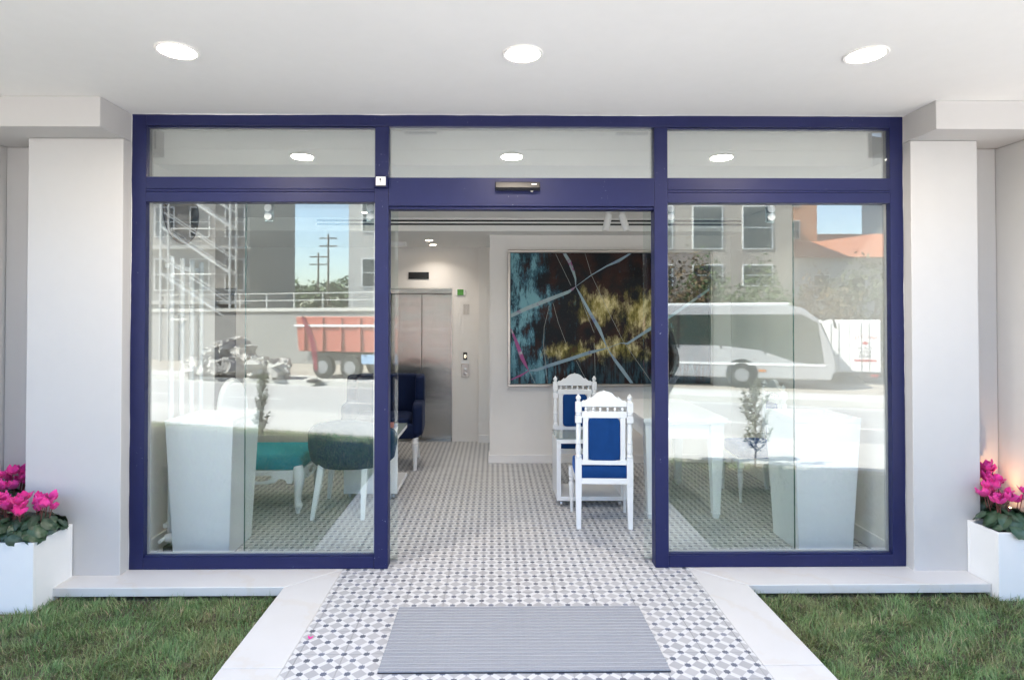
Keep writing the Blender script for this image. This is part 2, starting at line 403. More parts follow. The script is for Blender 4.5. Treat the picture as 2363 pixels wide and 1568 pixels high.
def bead(p0, p1, inw, y, n=90):
    p0, p1, inw = Vector(p0), Vector(p1), Vector(inw); vs = []; fs = []; w_ = .003
    for k in range(n+1):
        w_ = min(.0065, max(.0015, w_+random.uniform(-.0012, .0012)))
        p = p0.lerp(p1, k/n); vs += [(p.x, y, p.y), (p.x+inw.x*w_, y-.0006, p.y+inw.y*w_)]
    for k in range(n): fs.append((2*k, 2*k+1, 2*k+3, 2*k+2))
    MB().add(vs, fs).build('sealant', M['sealant'], f)
bead((XL+.003, 2.7285), (XR, 2.7285), (0, -1), -.0035); bead((XL+.003, 0), (XL+.003, 2.7285), (1, 0), -.0012); bead((XR, 0), (XR, 2.7285), (-1, 0), -.0012)
M['glass_edge'] = plain('polished_glass_edge', (.05, .12, .11), .2)
def slider(x0, x1, edge, label):
    d = thing('sliding_door', label, 'sliding door', ((x0+x1)/2, .12, 0)); hw = (x1-x0)/2
    MB().box(-hw, hw, -.005, .005, .012, 2.21).build('glass_panel', M['glass2'], d)
    MB().box(edge*hw-.002, edge*hw+.002, -.0052, .0052, .012, 2.21).build('panel_edge', M['glass_edge'], d)
    for s in ((-.64 if edge < 0 else -.58), (.64 if edge > 0 else .58)):
        cl = MB().box(s*hw*1.1-.028, s*hw*1.1+.028, .006, .02, 2.10, 2.215).build('clamp', M['chrome'], d, .003)
        for z in (2.183, 2.132):
            MB().lathe([(.024, 0), (.024, .008), (.02, .011)], 20).xf(Matrix.Translation((s*hw*1.1, -.006, z)) @ Matrix.Rotation(R(90), 4, 'X')).build('clamp_disc', M['white_plastic'], cl, smooth=30)
    MB().box(-hw, hw, -.012, .012, 0, .011).build('floor_guide', M['chrome'], d)
slider(-1.545, -.60, -1, 'frameless sliding glass door leaf parked behind the left window')
slider(.93, 1.873, 1, 'frameless sliding glass door leaf parked behind the right window')
# sensor above the doorway
d = thing('motion_sensor', 'black motion sensor bar mounted on the blue door header', 'sensor', (.139, -.008, 2.291))
MB().prism([(-.001, -.024), (-.030, -.024), (-.038, -.012), (-.03, .024), (-.001, .027)], -.134, .134, 'x').build('housing', M['black'], d, .004)
MB().prism([(-.0305, -.0265), (-.039, -.0145), (-.037, -.010), (-.0385, -.011), (-.03, -.0255)], -.13, .132, 'x').build('lens_strip', plain('gloss_black', (.004, .004, .005), .08), d)
MB().box(.082, .114, -.0372, -.034, .006, .013).build('maker_label', M['white_plastic'], d)
MB().lathe([(.009, 0), (.009, .003)], 12).xf(Matrix.Translation((.085, -.024, -.0285)) @ Matrix.Rotation(R(70), 4, 'X')).build('sensor_eye', M['chrome'], d)
d = thing('key_switch', 'small white key switch in a blue box on the left doorpost', 'switch', (-.6805, -.0045, 2.317))
MB().frustum((-.041, .041, -.037, .037), (-.036, .036, -.033, .033), 0, .03).xf(Matrix.Rotation(R(90), 4, 'X')).build('box', M['blue'], d, .002)
MB().box(-.029, .029, -.033, -.0302, -.024, .028).build('plate', M['white_plastic'], d, .001)
MB().box(-.0285, .0285, -.034, -.0302, -.031, -.0255).build('plate_foot', M['dark_metal'], d)
k = MB().lathe([(.006, 0), (.006, .001)], 12).xf(Matrix.Translation((-.002, -.0331, .012)) @ Matrix.Rotation(R(90), 4, 'X')); k.box(-.0032, -.0008, -.0341, -.0331, -.008, .008)
k.build('key_symbol', M['dark_metal'], d)
# downlights in the soffit
M['lamp'] = emit('led_diffuser', (1, .93, .83), 8)
M['trim'] = plain('lamp_trim', (.85, .83, .8), .4)
def downlight(x, y, z, r, label, power, mat, cat='downlight', group=None, spread=R(160), colr=(1, .86, .70), nm='downlight'):
    d = thing(nm, label, cat, (x, y, z), 0, group)
    n = 32; ring = [(r, 0), (r*1.02, -.004), (r*.98, -.008), (r*.86, -.006), (r*.855, -.001)]
    vs = []; fs = []
    for rr, zz in ring:
        for k in range(n): vs.append((rr*math.cos(2*math.pi*k/n), rr*math.sin(2*math.pi*k/n), zz))
    for i in range(len(ring)-1):
        for k in range(n): fs.append((i*n+k, i*n+(k+1) % n, (i+1)*n+(k+1) % n, (i+1)*n+k))
    MB().add(vs, fs).build('trim', M['trim'], d, smooth=40)
    MB().lathe([(r*.855, -.0045), (r*.855, -.002)], n).build('diffuser', mat, d)
    if power:
        L = bpy.data.lights.new('lamp_light', 'AREA'); L.shape = 'DISK'; L.size = r*1.6; L.energy = power; L.color = colr; L.spread = spread
        lo = bpy.data.objects.new('lamp_light', L); col.objects.link(lo); lo.parent = d; lo.location = (0, 0, -.012)
for x, y, t_ in ((-1.459, -.866, 'leftmost of the three lit round downlights in the soffit outside'), (.131, -.85, 'middle one of the three lit round downlights in the soffit outside'), (1.733, -.858, 'rightmost of the three lit round downlights in the soffit outside')):
    downlight(x, y, ZC, .0945, t_, 4.5, M['lamp'], group='round soffit downlights')

# ------------------------------------------------------------------ the street behind the camera, seen in the window glass
M['concrete'] = plain('pale_concrete', (.52, .505, .48), .85, 0, .16, 1.2, .3, 30, bdist=.005)
M['asphalt'] = plain('dusty_asphalt', (.40, .395, .385), .9, 0, .14, .9, .3, 60, bdist=.005)
M['dirt'] = plain('dusty_ground', (.36, .32, .27), .95, 0, .25, .6, .4, 8, bdist=.03)
M['kerbstone'] = plain('kerb_stone', (.52, .51, .48), .8, 0, .1, 3)
M['marking'] = plain('road_paint', (.75, .75, .72), .6, 0, .15, 8)
def strip(name, t0, z0, t1, z1, mat, s0=-90, s1=90, th=.5):
    a, b_, c, d = S(s0, t0), S(s1, t0), S(s1, t1), S(s0, t1)
    vs = [(a.x, a.y, z0), (b_.x, b_.y, z0), (c.x, c.y, z1), (d.x, d.y, z1)]
    vs += [(x, y, min(z0, z1)-th) for x, y, z in vs]
    return tag(MB().add(vs, [(0, 1, 2, 3), (7, 6, 5, 4), (0, 4, 5, 1), (1, 5, 6, 2), (2, 6, 7, 3), (3, 7, 4, 0)]).build(name, mat), kind='structure')
strip('kerb_near', 3.455, -.045, 3.6, -.045, M['kerbstone'])
strip('pavement_near', 3.605, -.085, 5.3, -.10, M['concrete'])
strip('forecourt', 5.305, -.105, 9.75, -1.2, M['concrete'])
strip('kerb_road_side', 9.755, -1.19, 9.95, -1.19, M['kerbstone'])
strip('road', 9.955, -1.33, 18.2, -1.33, M['asphalt'])
for k in range(-9, 10): strip('lane_marking', 14.0, -1.326, 14.15, -1.326, M['marking'], k*5.0, k*5.0+2.4, .003)
strip('edge_marking', 17.7, -1.326, 17.82, -1.326, M['marking'], -80, 80, .003)
strip('kerb_far', 18.205, -1.15, 18.4, -1.15, M['kerbstone'])
strip('pavement_far', 18.405, -1.18, 20.4, -1.17, M['concrete'])
strip('ground', 20.405, -1.2, 700, -1.25, M['dirt'], -700, 700)
M['bark'] = plain('bark', (.12, .09, .07), .9, 0, .3, 20)
def leafmat(name, a, b_):
    t = NT(name); oi = t.new('ShaderNodeNewGeometry'); n = t.noise(t.coord('Object'), 5, 3, .6)
    f_ = t.math('ADD', t.math('MULTIPLY', oi.outputs['Random Per Island'], .6), t.math('MULTIPLY', n, .4))
    t.color(t.mix(f_, a, b_)); t.set(Roughness=.6); t.b.inputs['Specular IOR Level'].default_value = .3
    return t.m
M['leaf_green'] = leafmat('bush_leaves_green', (.03, .055, .018), (.10, .15, .05))
M['leaf_russet'] = leafmat('bush_leaves_russet', (.07, .045, .03), (.20, .15, .08))
M['leaf_grey'] = leafmat('olive_leaves', (.06, .075, .045), (.17, .19, .12))
def leaves(n, rad, size, seed, squash=.8, hollow=.35, up=0):
    r_ = np.random.default_rng(seed); v = []; f_ = []
    p = r_.normal(size=(n, 3)); p /= np.linalg.norm(p, axis=1)[:, None]
    lump = 1+.25*np.sin(p[:, 0]*5+seed)*np.cos(p[:, 1]*4)+.18*np.sin(p[:, 2]*7+p[:, 0]*3)
    rr = (hollow+(1-hollow)*r_.random(n)**.5)*lump
    p = p*rr[:, None]*np.array(rad)
    for q in p:
        a = r_.normal(size=3); a /= np.linalg.norm(a); b_ = np.cross(a, r_.normal(size=3)); b_ /= np.linalg.norm(b_)
        s_ = size*r_.uniform(.6, 1.4); k = len(v)
        v += [tuple(q-a*s_), tuple(q+b_*s_*.45), tuple(q+a*s_), tuple(q-b_*s_*.45)]; f_.append((k, k+1, k+2, k+3))
    m = MB(); m.v = v; m.f = f_; return m
def bush_mesh(rad, n, size, mat, seed): 
    me = bpy.data.meshes.new('foliage'); l = leaves(n, rad, size, seed); me.from_pydata(l.v, [], l.f); me.materials.append(mat); return me
def stems(m, rad, seed, n=9, r0=.03):
    rr = random.Random(seed)
    for k in range(n):
        a = rr.uniform(0, 6.28); q = rr.uniform(.2, .8)
        m.tube([(0, 0, -rad[2]*.98), (math.cos(a)*rad[0]*q*.4, math.sin(a)*rad[1]*q*.4, -rad[2]*.3), (math.cos(a)*rad[0]*q, math.sin(a)*rad[1]*q, rad[2]*rr.uniform(.2, .8))], [r0, r0*.7, r0*.25], 5)
    return m
# bushes on the bank beyond the bus
bm_ = [bush_mesh((2.4, 1.6, 2.6), 2600, .11, M['leaf_russet'], 1), bush_mesh((2.6, 1.8, 2.9), 2600, .12, M['leaf_green'], 2), bush_mesh((2.2, 1.5, 2.4), 2600, .11, M['leaf_grey'], 3)]
stem_me = stems(MB(), (2.3, 1.6, 2.5), 5, 12, .05).mesh('stem', M['bark'])
BL = ['russet bare-twigged bush reflected above the rear of the bus', 'dark green bush mirrored in the middle of the right window', 'russet bush mirrored just left of the white van doors', 'grey green bush mirrored above the white van', 'pale olive bush at the right edge of the right window reflection', 'green bush behind the mirrored bus windows']
for k, (x, y, z, q, sc_) in enumerate(((8.9, -26.2, 1.6, 0, 1.1), (13.6, -26.6, 1.3, 1, .95), (16.2, -26.0, 1.3, 0, .9), (19.2, -27.2, 1.7, 2, 1.15), (23.2, -27.8, 1.7, 2, 1.2), (10.9, -27.4, 1.5, 1, 1.0))):
    d = thing('bush', BL[k], 'bush', (x, y, -1.2), k*1.3, 'bushes on the bank across the street')
    link('foliage', bm_[q], d, (0, 0, z+1.2), (0, 0, k), (sc_,)*3); link('stem', stem_me, d, (0, 0, z+1.0), None, (sc_, sc_, sc_))
# far trees on the skyline at the left
tm = bush_mesh((3.2, 3.2, 3.0), 1500, .3, M['leaf_green'], 11)
tk = MB().tube([(0, 0, 0), (.1, 0, 3), (.15, .1, 6)], [.3, .22, .1], 8).mesh('trunk', M['bark'])
for k, (x, y, h) in enumerate(((-24.5, -62, 3.2), (-20.5, -60, 2.0), (-17.2, -63, 2.6), (-14.2, -60, 1.6), (-28.5, -63, 3.0))):
    d = thing('tree', ['far dark tree mirrored at the foot of the left patch of sky', 'low far tree second from the grey block in the sky gap', 'far tree beside the utility pole in the mirrored sky gap', 'small far tree nearest the pale netted block', 'far tree half hidden by the grey stair block'][k], 'tree', (x, y, -1.2), k, 'trees on the skyline')
    link('crown', tm, d, (0, 0, h+1.6), (0, 0, k*2)); link('trunk', tk, d, None, None, (1, 1, max(.4, h/4)))
for k, (x, y, h, t_) in enumerate(((-17.0, -58, 11.3, 'tall utility pole with crossarms mirrored against the left sky'), (-18.6, -60, 9.6, 'shorter utility pole beside the tall one in the mirrored sky'))):
    d = thing('utility_pole', t_, 'utility pole', (x, y, -1.2)); MB().tube([(0, 0, 0), (0, 0, h)], [.14, .09], 8).build('pole', M['bark'], d)
    for z in (h-.5, h-1.3): MB().box(-.9, .9, -.06, .06, z, z+.12).build('crossarm', M['bark'], d)
# buildings
M['grey_render'] = plaster('grey_render', (.25, .245, .235)); M['beige_render'] = plaster('beige_render', (.36, .31, .275)); M['pale_render'] = plaster('pale_render', (.50, .49, .465)); M['wall_grey'] = plaster('terrace_grey', (.29, .285, .275))
M['orange_brick'] = plain('orange_brick', (.55, .27, .15), .85, 0, .12, 6); M['roof_tile'] = plain('roof_tile', (.50, .20, .11), .8, 0, .2, 8)
M['win_dark'] = plain('window_glass_dark', (.03, .04, .05), .06); M['win_white'] = plain('window_frame_white', (.75, .75, .74), .4)
M['tower_glass'] = plain('tower_glass', (.07, .085, .11), .2, .2)
def building(name, label, loc, w_, dp, h, mat, wins, rz=0, slabs=()):
    d = thing(name, label, 'building', loc, rz)
    MB().box(0, w_, -dp, 0, 0, h).build('wall', mat, d)
    for x0, x1, z0, z1 in wins:
        p = MB().box(x0, x1, .002, .05, z0, z1).build('window', M['win_white'], d)
        mid = (z0+z1)/2; q = .07
        MB().box(x0+q, x1-q, .051, .06, z0+q, mid-q*.4).build('pane', M['win_dark'], p); MB().box(x0+q, x1-q, .051, .06, mid+q*.4, z1-q).build('pane', M['win_dark'], p)
    for z in slabs: MB().box(-.1, w_+.1, .003, .35, z, z+.22).build('floor_slab', M['pale_render'], d)
    return d
def grid(x0, dx, wd, n, rows): return [(x0+dx*k, x0+dx*k+wd, z0, z1) for k in range(n) for z0, z1 in rows]
building('apartment_block', 'grey block with outside steel stairs mirrored in the left window', (-25.2, -36, -1.2), 9.1, 9, 16, M['grey_render'], grid(.6, 2.3, 1.3, 4, ((1, 3), (4.5, 6.6), (8, 10), (11.5, 13.5))), slabs=(3.6, 7.2, 10.8))
d = thing('steel_stair', 'pale steel fire stair zigzagging up the grey block in the left window reflection', 'staircase', (-20.8, -34.9, -1.2))
M['pale_steel'] = plain('pale_galvanised_steel', (.62, .62, .60), .5, .3)
for k in range(4):
    z0 = 2.6+k*2.9; a, b_ = ((0, z0+2.9), (4.3, z0)) if k % 2 == 0 else ((0, z0+2.9), (4.3, z0))
    for y in (0, .9):
        MB().tube([(a[0], y, a[1]), (b_[0], y, b_[1])], .09, 6).build('stringer', M['pale_steel'], d)
        MB().tube([(a[0], y, a[1]+1), (b_[0], y, b_[1]+1)], .04, 6).build('handrail', M['pale_steel'], d)
    MB().tube([(b_[0], 0, b_[1]), (a[0], 0, a[1]-2.9)], .04, 5).build('brace', M['pale_steel'], d)
    st = MB()
    for i in range(1, 12):
        u_ = i/12; st.box(a[0]+(b_[0]-a[0])*u_-.13, a[0]+(b_[0]-a[0])*u_+.13, 0, .9, a[1]+(b_[1]-a[1])*u_-.02, a[1]+(b_[1]-a[1])*u_+.02)
    tag(st.build('tread', M['pale_steel'], d), kind='stuff')
for x in (0, 4.3):
    for y in (0, .9): MB().tube([(x, y, 0), (x, y, 15)], .08, 6).build('column', M['pale_steel'], d)
building('netted_block', 'pale netted block rising beside the doorpost in the left window reflection', (-9.0, -33.5, -1.2), 6.9, 6, 17, M['pale_render'], grid(.8, 1.7, .9, 3, ((4.6, 6.4), (8, 9.8), (11.4, 13.2))))
building('office_block', 'beige block with tall white framed windows mirrored in the right window', (3.6, -32, -1.2), 14.2, 10, 14.5, M['beige_render'], grid(2.2, 2.99, 1.82, 4, ((1.2, 2.6), (4.6, 5.9), (6.8, 9.4), (10.6, 13)))[:], slabs=())
d = building('brick_block', 'orange brick block against the sky in the right window reflection', (21.6, -41, -1.2), 2.5, 8, 15, M['orange_brick'], grid(.6, 1, .6, 1, ((8.6, 10), (11, 12.4))))
d = building('tiled_house', 'low pale house with orange tiled roof mirrored in the right window', (18.9, -39, -1.2), 14, 7, 7.0, M['pale_render'], grid(1.2, 2.6, 1.2, 5, ((4.2, 5.8), (1.4, 2.8))))
MB().prism([(-7.6, 7.0), (.7, 7.0), (-3.5, 9.2)], -.4, 14.4, 'x').build('roof', M['roof_tile'], d)
building('glass_tower', 'dark glazed office tower far away at the right edge of the mirrored sky', (92, -122, -1.2), 26, 24, 70, M['tower_glass'], grid(2, 4, 3, 6, tuple((3+6*k, 7+6*k) for k in range(4, 11))))
d = thing('terrace_wall', 'pale concrete terrace wall with thin railing mirrored in the left window', 'wall', S(-40, 26.6, -1.2), STREET_RZ)
MB().box(0, 38.5, -.5, 0, 0, 3.1).build('retaining_wall', M['wall_grey'], d); MB().box(-.1, 38.6, -.6, .12, 3.102, 3.3).build('coping', M['kerbstone'], d)
for k in range(20): MB().box(k*2, k*2+.05, -.3, -.25, 3.302, 4.2).build('rail_post', M['pale_steel'], d)
for z in (3.75, 4.17): MB().box(0, 38.4, -.29, -.26, z, z+.04).build('rail', M['pale_steel'], d)
# debris sacks
M['sack'] = plain('white_sack', (.46, .44, .41), .85, 0, .3, 4, .8, 9, bdist=.08)
rr = random.Random(4)
sm = []
for k in range(3):
    m = MB().sup((0, 0, 0), (.62, .45, .5), .55, .6, 18, 12); r_ = np.random.default_rng(k); m.v = [tuple(np.array(v)*(1+.18*math.sin(v[0]*9+k)*math.cos(v[2]*8+k*2)+.13*r_.normal())) for v in m.v]; sm.append(m.mesh('sack', M['sack'], False))
SL = ['bulging white rubble sack at the left end of the mirrored heap', 'white rubble sack second from the left end of the mirrored heap', 'white rubble sack in the middle of the mirrored heap', 'crumpled white sack on the right flank of the mirrored heap', 'rubble sack at the right end of the heap by the red truck', 'white sack lying on top of the left half of the heap', 'white sack lying on top of the right half of the heap', 'topmost white sack crowning the mirrored rubble heap']
for k, (x, y, z) in enumerate(((-13.6, -24.2, -.72), (-12.6, -23.9, -.7), (-11.5, -23.7, -.72), (-10.4, -23.4, -.7), (-9.5, -23.0, -.72), (-12.9, -24.3, -.2), (-11.6, -24.1, -.18), (-12.2, -24.4, .15))):
    o = link('rubble_sack', sm[k % 3], None, (x, y, z), (0, rr.uniform(-.25, .25), rr.uniform(0, 6)), (1.2, 1.0, .8)); tag(o, SL[k], 'sack', 'rubble sacks heaped across the street')
# vehicles ------------------------------------------------------------
M['tyre'] = plain('tyre_rubber', (.02, .02, .02), .8); M['rim'] = plain('wheel_rim', (.35, .35, .36), .4, .7)
def wheel(par, x, y, z, r, wd=.28):
    o = MB().lathe([(r*.8, 0), (r*.97, .02), (r, .06), (r, wd-.06), (r*.97, wd-.02), (r*.8, wd)], 24).xf(Matrix.Translation((x, y, z)) @ Matrix.Rotation(R(90), 4, 'X')).build('wheel', M['tyre'], par, smooth=40)
    MB().lathe([(r*.55, -.012), (r*.5, .0), (r*.5, wd*.9), (r*.55, wd+.012)], 20).xf(Matrix.Translation((x, y, z)) @ Matrix.Rotation(R(90), 4, 'X')).build('rim', M['rim'], o, smooth=40)
M['bus_paint'] = plain('silver_bus_paint', (.40, .40, .41), .3, .25, .04); M['bus_glass'] = plain('bus_glass', (.045, .06, .052), .05); M['bus_trim'] = plain('bus_pale_trim', (.72, .72, .72), .4)
d = thing('coach', 'silver coach with dark wraparound windows parked across the street, mirrored in the right window', 'bus', S(-6.2, 24.2, -1.18), STREET_RZ)
# local: x forward 0..12, y 0..2.5 (near side y = 2.5), z up
prof = [(0, .35), (12.0, .35), (12.15, .8), (12.1, 1.4), (11.6, 2.6), (11.1, 3.05), (10.5, 3.2), (.3, 3.2), (0, 3.0)]
MB().prism(prof, 0, 2.5, 'y').build('body', M['bus_paint'], d, .06, seg=3)
gp_ = [(.25, 1.62), (8.2, 1.62), (9.6, 1.45), (10.7, 1.05), (11.2, .98), (11.75, 1.0), (11.55, 2.5), (11.0, 2.82), (.25, 2.82)]
MB().prism(gp_, 2.502, 2.515, 'y').build('side_glass', M['bus_glass'], d)
MB().add([(11.66, .15, 2.5), (12.12, .15, 1.3), (12.12, 2.35, 1.3), (11.66, 2.35, 2.5), (11.70, .15, 2.5), (12.16, .15, 1.3), (12.16, 2.35, 1.3), (11.70, 2.35, 2.5)], [(0, 1, 2, 3), (7, 6, 5, 4), (0, 4, 5, 1), (1, 5, 6, 2), (2, 6, 7, 3), (3, 7, 4, 0)]).build('windscreen', M['bus_glass'], d)
for x in (1.7, 3.3, 4.9, 6.5, 8.1, 9.7): MB().box(x, x+.07, 2.516, 2.522, 1.5 if x < 9 else 1.3, 2.82).build('window_pillar', M['black'], d)
for x in (1.5, 4.6, 5.9, 7.2): MB().box(x, x+.012, 2.5005, 2.504, .42, .85).build('panel_seam', M['dark_metal'], d)
MB().box(.1, 11.8, 2.502, 2.52, .86, .95).build('side_stripe', M['bus_trim'], d); MB().box(.2, 10.6, 1.9, 2.46, 3.2, 3.28).build('roof_edge', M['bus_trim'], d)
for x in (2.6, 3.75, 8.9):
    wheel(d, x, 2.54, .48, .48); wheel(d, x, .24, .48, .48)
    MB().lathe([(.58, 0), (.58, .006)], 24).xf(Matrix.Translation((x, 2.512, .52)) @ Matrix.Rotation(R(90), 4, 'X')).build('wheel_arch', M['black'], d)
for y in (.35, 2.15): MB().sup((12.13, y, .72), (.06, .22, .12), .6, .6, 14, 8).build('headlight', M['white_plastic'], d)
MB().tube([(11.7, 2.5, 2.6), (12.0, 2.75, 2.75), (12.1, 2.8, 2.3)], .05, 6).build('mirror_arm', M['black'], d)
MB().box(9.5, 9.75, 2.503, 2.53, .62, .70).build('marker_lamp', plain('amber', (.6, .22, .05), .3), d)
# box van with lettering on its rear doors
M['van_white'] = plain('white_van_box', (.82, .81, .79), .45, 0, .03, 3); M['red_paint'] = plain('red_paint', (.42, .03, .03), .5)
d = thing('box_van', 'white box van seen from its sunlit lettered rear doors in the right window reflection', 'van', (14.65, -21.0, -1.18), R(22))
MB().box(-1.1, 1.1, -4.2, 0, .45, 2.6).build('box_body', M['van_white'], d, .02)
MB().box(-.95, .95, -6.0, -4.3, .35, 2.1).build('cab', M['van_white'], d, .15, seg=4); MB().box(-1, 1, -4.3, -.15, .36, .44).build('chassis', M['dark_metal'], d)
for x in (-.545, .545): 
    q = MB().box(x-.53, x+.53, .002, .03, .5, 2.54).build('rear_door', M['van_white'], d, .008)
    for xx in (x-.14, x+.14): MB().tube([(xx, .045, .52), (xx, .045, 2.5)], .014, 6).build('lock_bar', M['chrome'], q)
MB().box(-1.1, 1.1, .0, .08, .3, .42).build('bumper', M['dark_metal'], d)
for x in (-.85, .85):
    wheel(d, x*.95+.0, -.7, .4, .4); wheel(d, x*.95, -5.1, .4, .4); MB().box(x-.12, x+.12, .081, .1, .3, .4).build('tail_lamp', M['red_paint'], d)
def lettering(name, txt, size, mat, par, loc, rot, align='CENTER', depth=.002):
    c = bpy.data.curves.new(name, 'FONT'); c.body = txt; c.size = size; c.align_x = align; c.align_y = 'CENTER'; c.extrude = depth; c.resolution_u = 3
    o = bpy.data.objects.new(name+'_src', c); col.objects.link(o); dg = bpy.context.evaluated_depsgraph_get()
    me = bpy.data.meshes.new_from_object(o.evaluated_get(dg)); bpy.data.objects.remove(o); bpy.data.curves.remove(c)
    me.name = name; me.materials.clear(); me.materials.append(mat); return link(name, me, par, loc, rot)
# door on the van's left as seen from behind carries the sign; rear faces +y so text is turned round
rt = (R(90), 0, R(180))
for k, ch in enumerate('NAKLİYE'):
    a = (k-3)*.13; lettering('lettering', ch, .17, M['red_paint'], d, (.545-a*.9*1.0, .036, 1.86+.05*math.cos(a*3.2)), (R(90), 0, R(180)))
MB().lathe([(.07, 0), (.07, .006)], 20).xf(Matrix.Translation((.545, .038, 1.66)) @ Matrix.Rotation(R(90), 4, 'X') @ Matrix.Diagonal((1.4, 1, 1, 1))).build('number_badge', M['red_paint'], d)
for tx, z in (('YÜK ve', 1.46), ('EŞYA', 1.29), ('TAŞIR', 1.12)): lettering('lettering', tx, .17, M['dark_metal'], d, (.545, .036, z), rt)
MB().box(.15, .95, .031, .035, .90, .99).build('phone_strip', M['red_paint'], d)
# dump truck
M['truck_red'] = plain('orange_red_truck_paint', (.42, .12, .085), .5, 0, .2, 3); M['truck_grey'] = plain('truck_chassis_grey', (.2, .2, .2), .6)
d = thing('dump_truck', 'orange red dump truck mirrored beside the doorpost in the left window', 'truck', S(-7.4, 21.8, -1.18), STREET_RZ); d.scale = (-1, 1, 1)
MB().frustum((2.4, 8.6, .05, 2.45), (2.1, 8.7, 0, 2.5), 1.2, 2.75).build('tipper_body', M['truck_red'], d, .03)
for k in range(7): MB().box(2.5+k*.95, 2.62+k*.95, 2.46, 2.56, 1.25, 2.72).build('body_rib', M['truck_red'], d)
MB().box(2.0, 8.75, 2.47, 2.58, 2.3, 2.4).build('side_rail', M['bus_trim'], d); MB().box(.2, 8.6, .7, 1.8, .75, 1.1).build('chassis', M['truck_grey'], d)
MB().prism([(-.1, .6), (2.0, .6), (2.0, 2.9), (.3, 2.9), (-.1, 1.9)], .05, 2.45, 'y').build('cab', M['truck_red'], d, .08, seg=3)
MB().prism([(.2, 1.85), (1.3, 1.85), (1.3, 2.65), (.42, 2.65)], 2.452, 2.465, 'y').build('side_window', M['bus_glass'], d)
MB().add([(-.105, .2, 1.95), (-.105, 2.3, 1.95), (.26, 2.3, 2.8), (.26, .2, 2.8), (-.13, .2, 1.96), (-.13, 2.3, 1.96), (.235, 2.3, 2.81), (.235, .2, 2.81)], [(0, 1, 2, 3), (7, 6, 5, 4), (0, 4, 5, 1), (1, 5, 6, 2), (2, 6, 7, 3), (3, 7, 4, 0)]).build('windscreen', M['bus_glass'], d)
MB().box(3.4, 5.4, 2.2, 2.4, .7, 1.1).build('fuel_tank', plain('blue_panel', (.25, .38, .55), .5), d)
for x in (1.0, 5.9, 7.3): wheel(d, x, 2.5, .52, .52, .3); wheel(d, x, .35, .52, .52, .3)
# feather banner
d = thing('feather_banner', 'red and blue feather banner on a pole in front of the mirrored truck', 'banner', (-7.55, -21.6, -1.18))
M['banner'] = plain('red_banner_cloth', (.30, .03, .06), .8, 0, .3, 2)
bp = [(0, .5), (.16, .5), (.1, 1.4), (-.15, 2.2), (-.45, 2.75), (-.55, 2.7), (-.3, 2.1), (-.12, 1.4)]
MB().prism(bp, -.01, .01, 'y').build('cloth', M['banner'], d); MB().tube([(.12, .015, 0), (.17, .015, .6), (.09, .015, 1.6), (-.2, .015, 2.4), (-.5, .015, 2.78)], .016, 6).build('pole', M['dark_metal'], d); MB().lathe([(.3, 0), (.3, .08), (.1, .14)], 16).build('base', M['dark_metal'], d)
# two young shrubs on the lawn
def shrub(loc, h, label, seed, mat, spread):
    d = thing('young_shrub', label, 'shrub', loc); r_ = random.Random(seed); br = MB(); lf = MB()
    br.tube([(0, 0, 0), (.012, .004, h*.3), (-.006, .008, h*.6), (.004, 0, h*.97)], [.012, .010, .007, .002], 6)
    for k in range(30):
        z0 = h*r_.uniform(.14, .8); a = r_.uniform(0, 6.28); q = spread*r_.uniform(.45, 1)*(1.15-z0/h*.75); up = h*r_.uniform(.12, .3)
        p0 = Vector((0, 0, z0)); p1 = Vector((math.cos(a)*q*.6, math.sin(a)*q*.6, z0+up*.45)); p2 = Vector((math.cos(a)*q, math.sin(a)*q, min(h, z0+up)))
        br.tube([p0, p1, p2], [.0045, .003, .001], 4)
        for i in range(46):
            u_ = r_.uniform(.1, 1); p = p0.lerp(p1, u_*2) if u_ < .5 else p1.lerp(p2, u_*2-1)
            dr = Vector((r_.gauss(0, 1), r_.gauss(0, 1), r_.uniform(-.2, 1.3))).normalized()*r_.uniform(.028, .055); sd = dr.cross(Vector((r_.gauss(0, 1), r_.gauss(0, 1), r_.gauss(0, 1)))).normalized()*.007
            n0 = len(lf.v); lf.v += [tuple(p), tuple(p+dr*.5+sd), tuple(p+dr), tuple(p+dr*.5-sd)]; lf.f.append((n0, n0+1, n0+2, n0+3))
    br.build('trunk', M['bark'], d)
    me = bpy.data.meshes.new('foliage'); me.from_pydata(lf.v, [], lf.f); me.materials.append(mat); link('foliage', me, d)
shrub((-2.96, -4.0, -.075), .85, 'slim dark young conifer on the lawn, mirrored in the left window', 3, M['leaf_green'], .12)
shrub((2.73, -2.6, -.075), .95, 'bushy olive sapling on the lawn, mirrored in the right window', 8, M['leaf_grey'], .26)

# ------------------------------------------------------------------ interior fixtures
def elevator(cx, label, other):
    d = thing('elevator', label, 'elevator', (cx, EY, 0)); hw = .39
    MB().box(-hw-.001, hw+.001, .24, .30, 0, 1.88).build('shaft_back', M['dark_metal'], d)
    for s in (-1, 1):
        x0, x1 = (-hw+.012, -.0025) if s < 0 else (.0025, hw-.012)
        MB().box(x0, x1, .18 if s < 0 else .184, .205, .004, 1.80).build('door_leaf', M['steel'], d, .003)
        MB().box(s*hw-(.012 if s > 0 else 0), s*hw+(.012 if s < 0 else 0), .0, .22, .003, 1.801).build('side_frame', M['steel'], d)
    MB().box(-hw, hw, -.004, .22, 1.802, 1.862).build('head_frame', M['steel'], d, .003)
    MB().box(-hw, hw, .0, .235, .0, .003).build('threshold', M['chrome'], d)
elevator(-.9075, 'brushed steel elevator with closed double doors at the back of the lobby', 0)
elevator(-3.535, 'brushed steel elevator seen through the left window', 1)
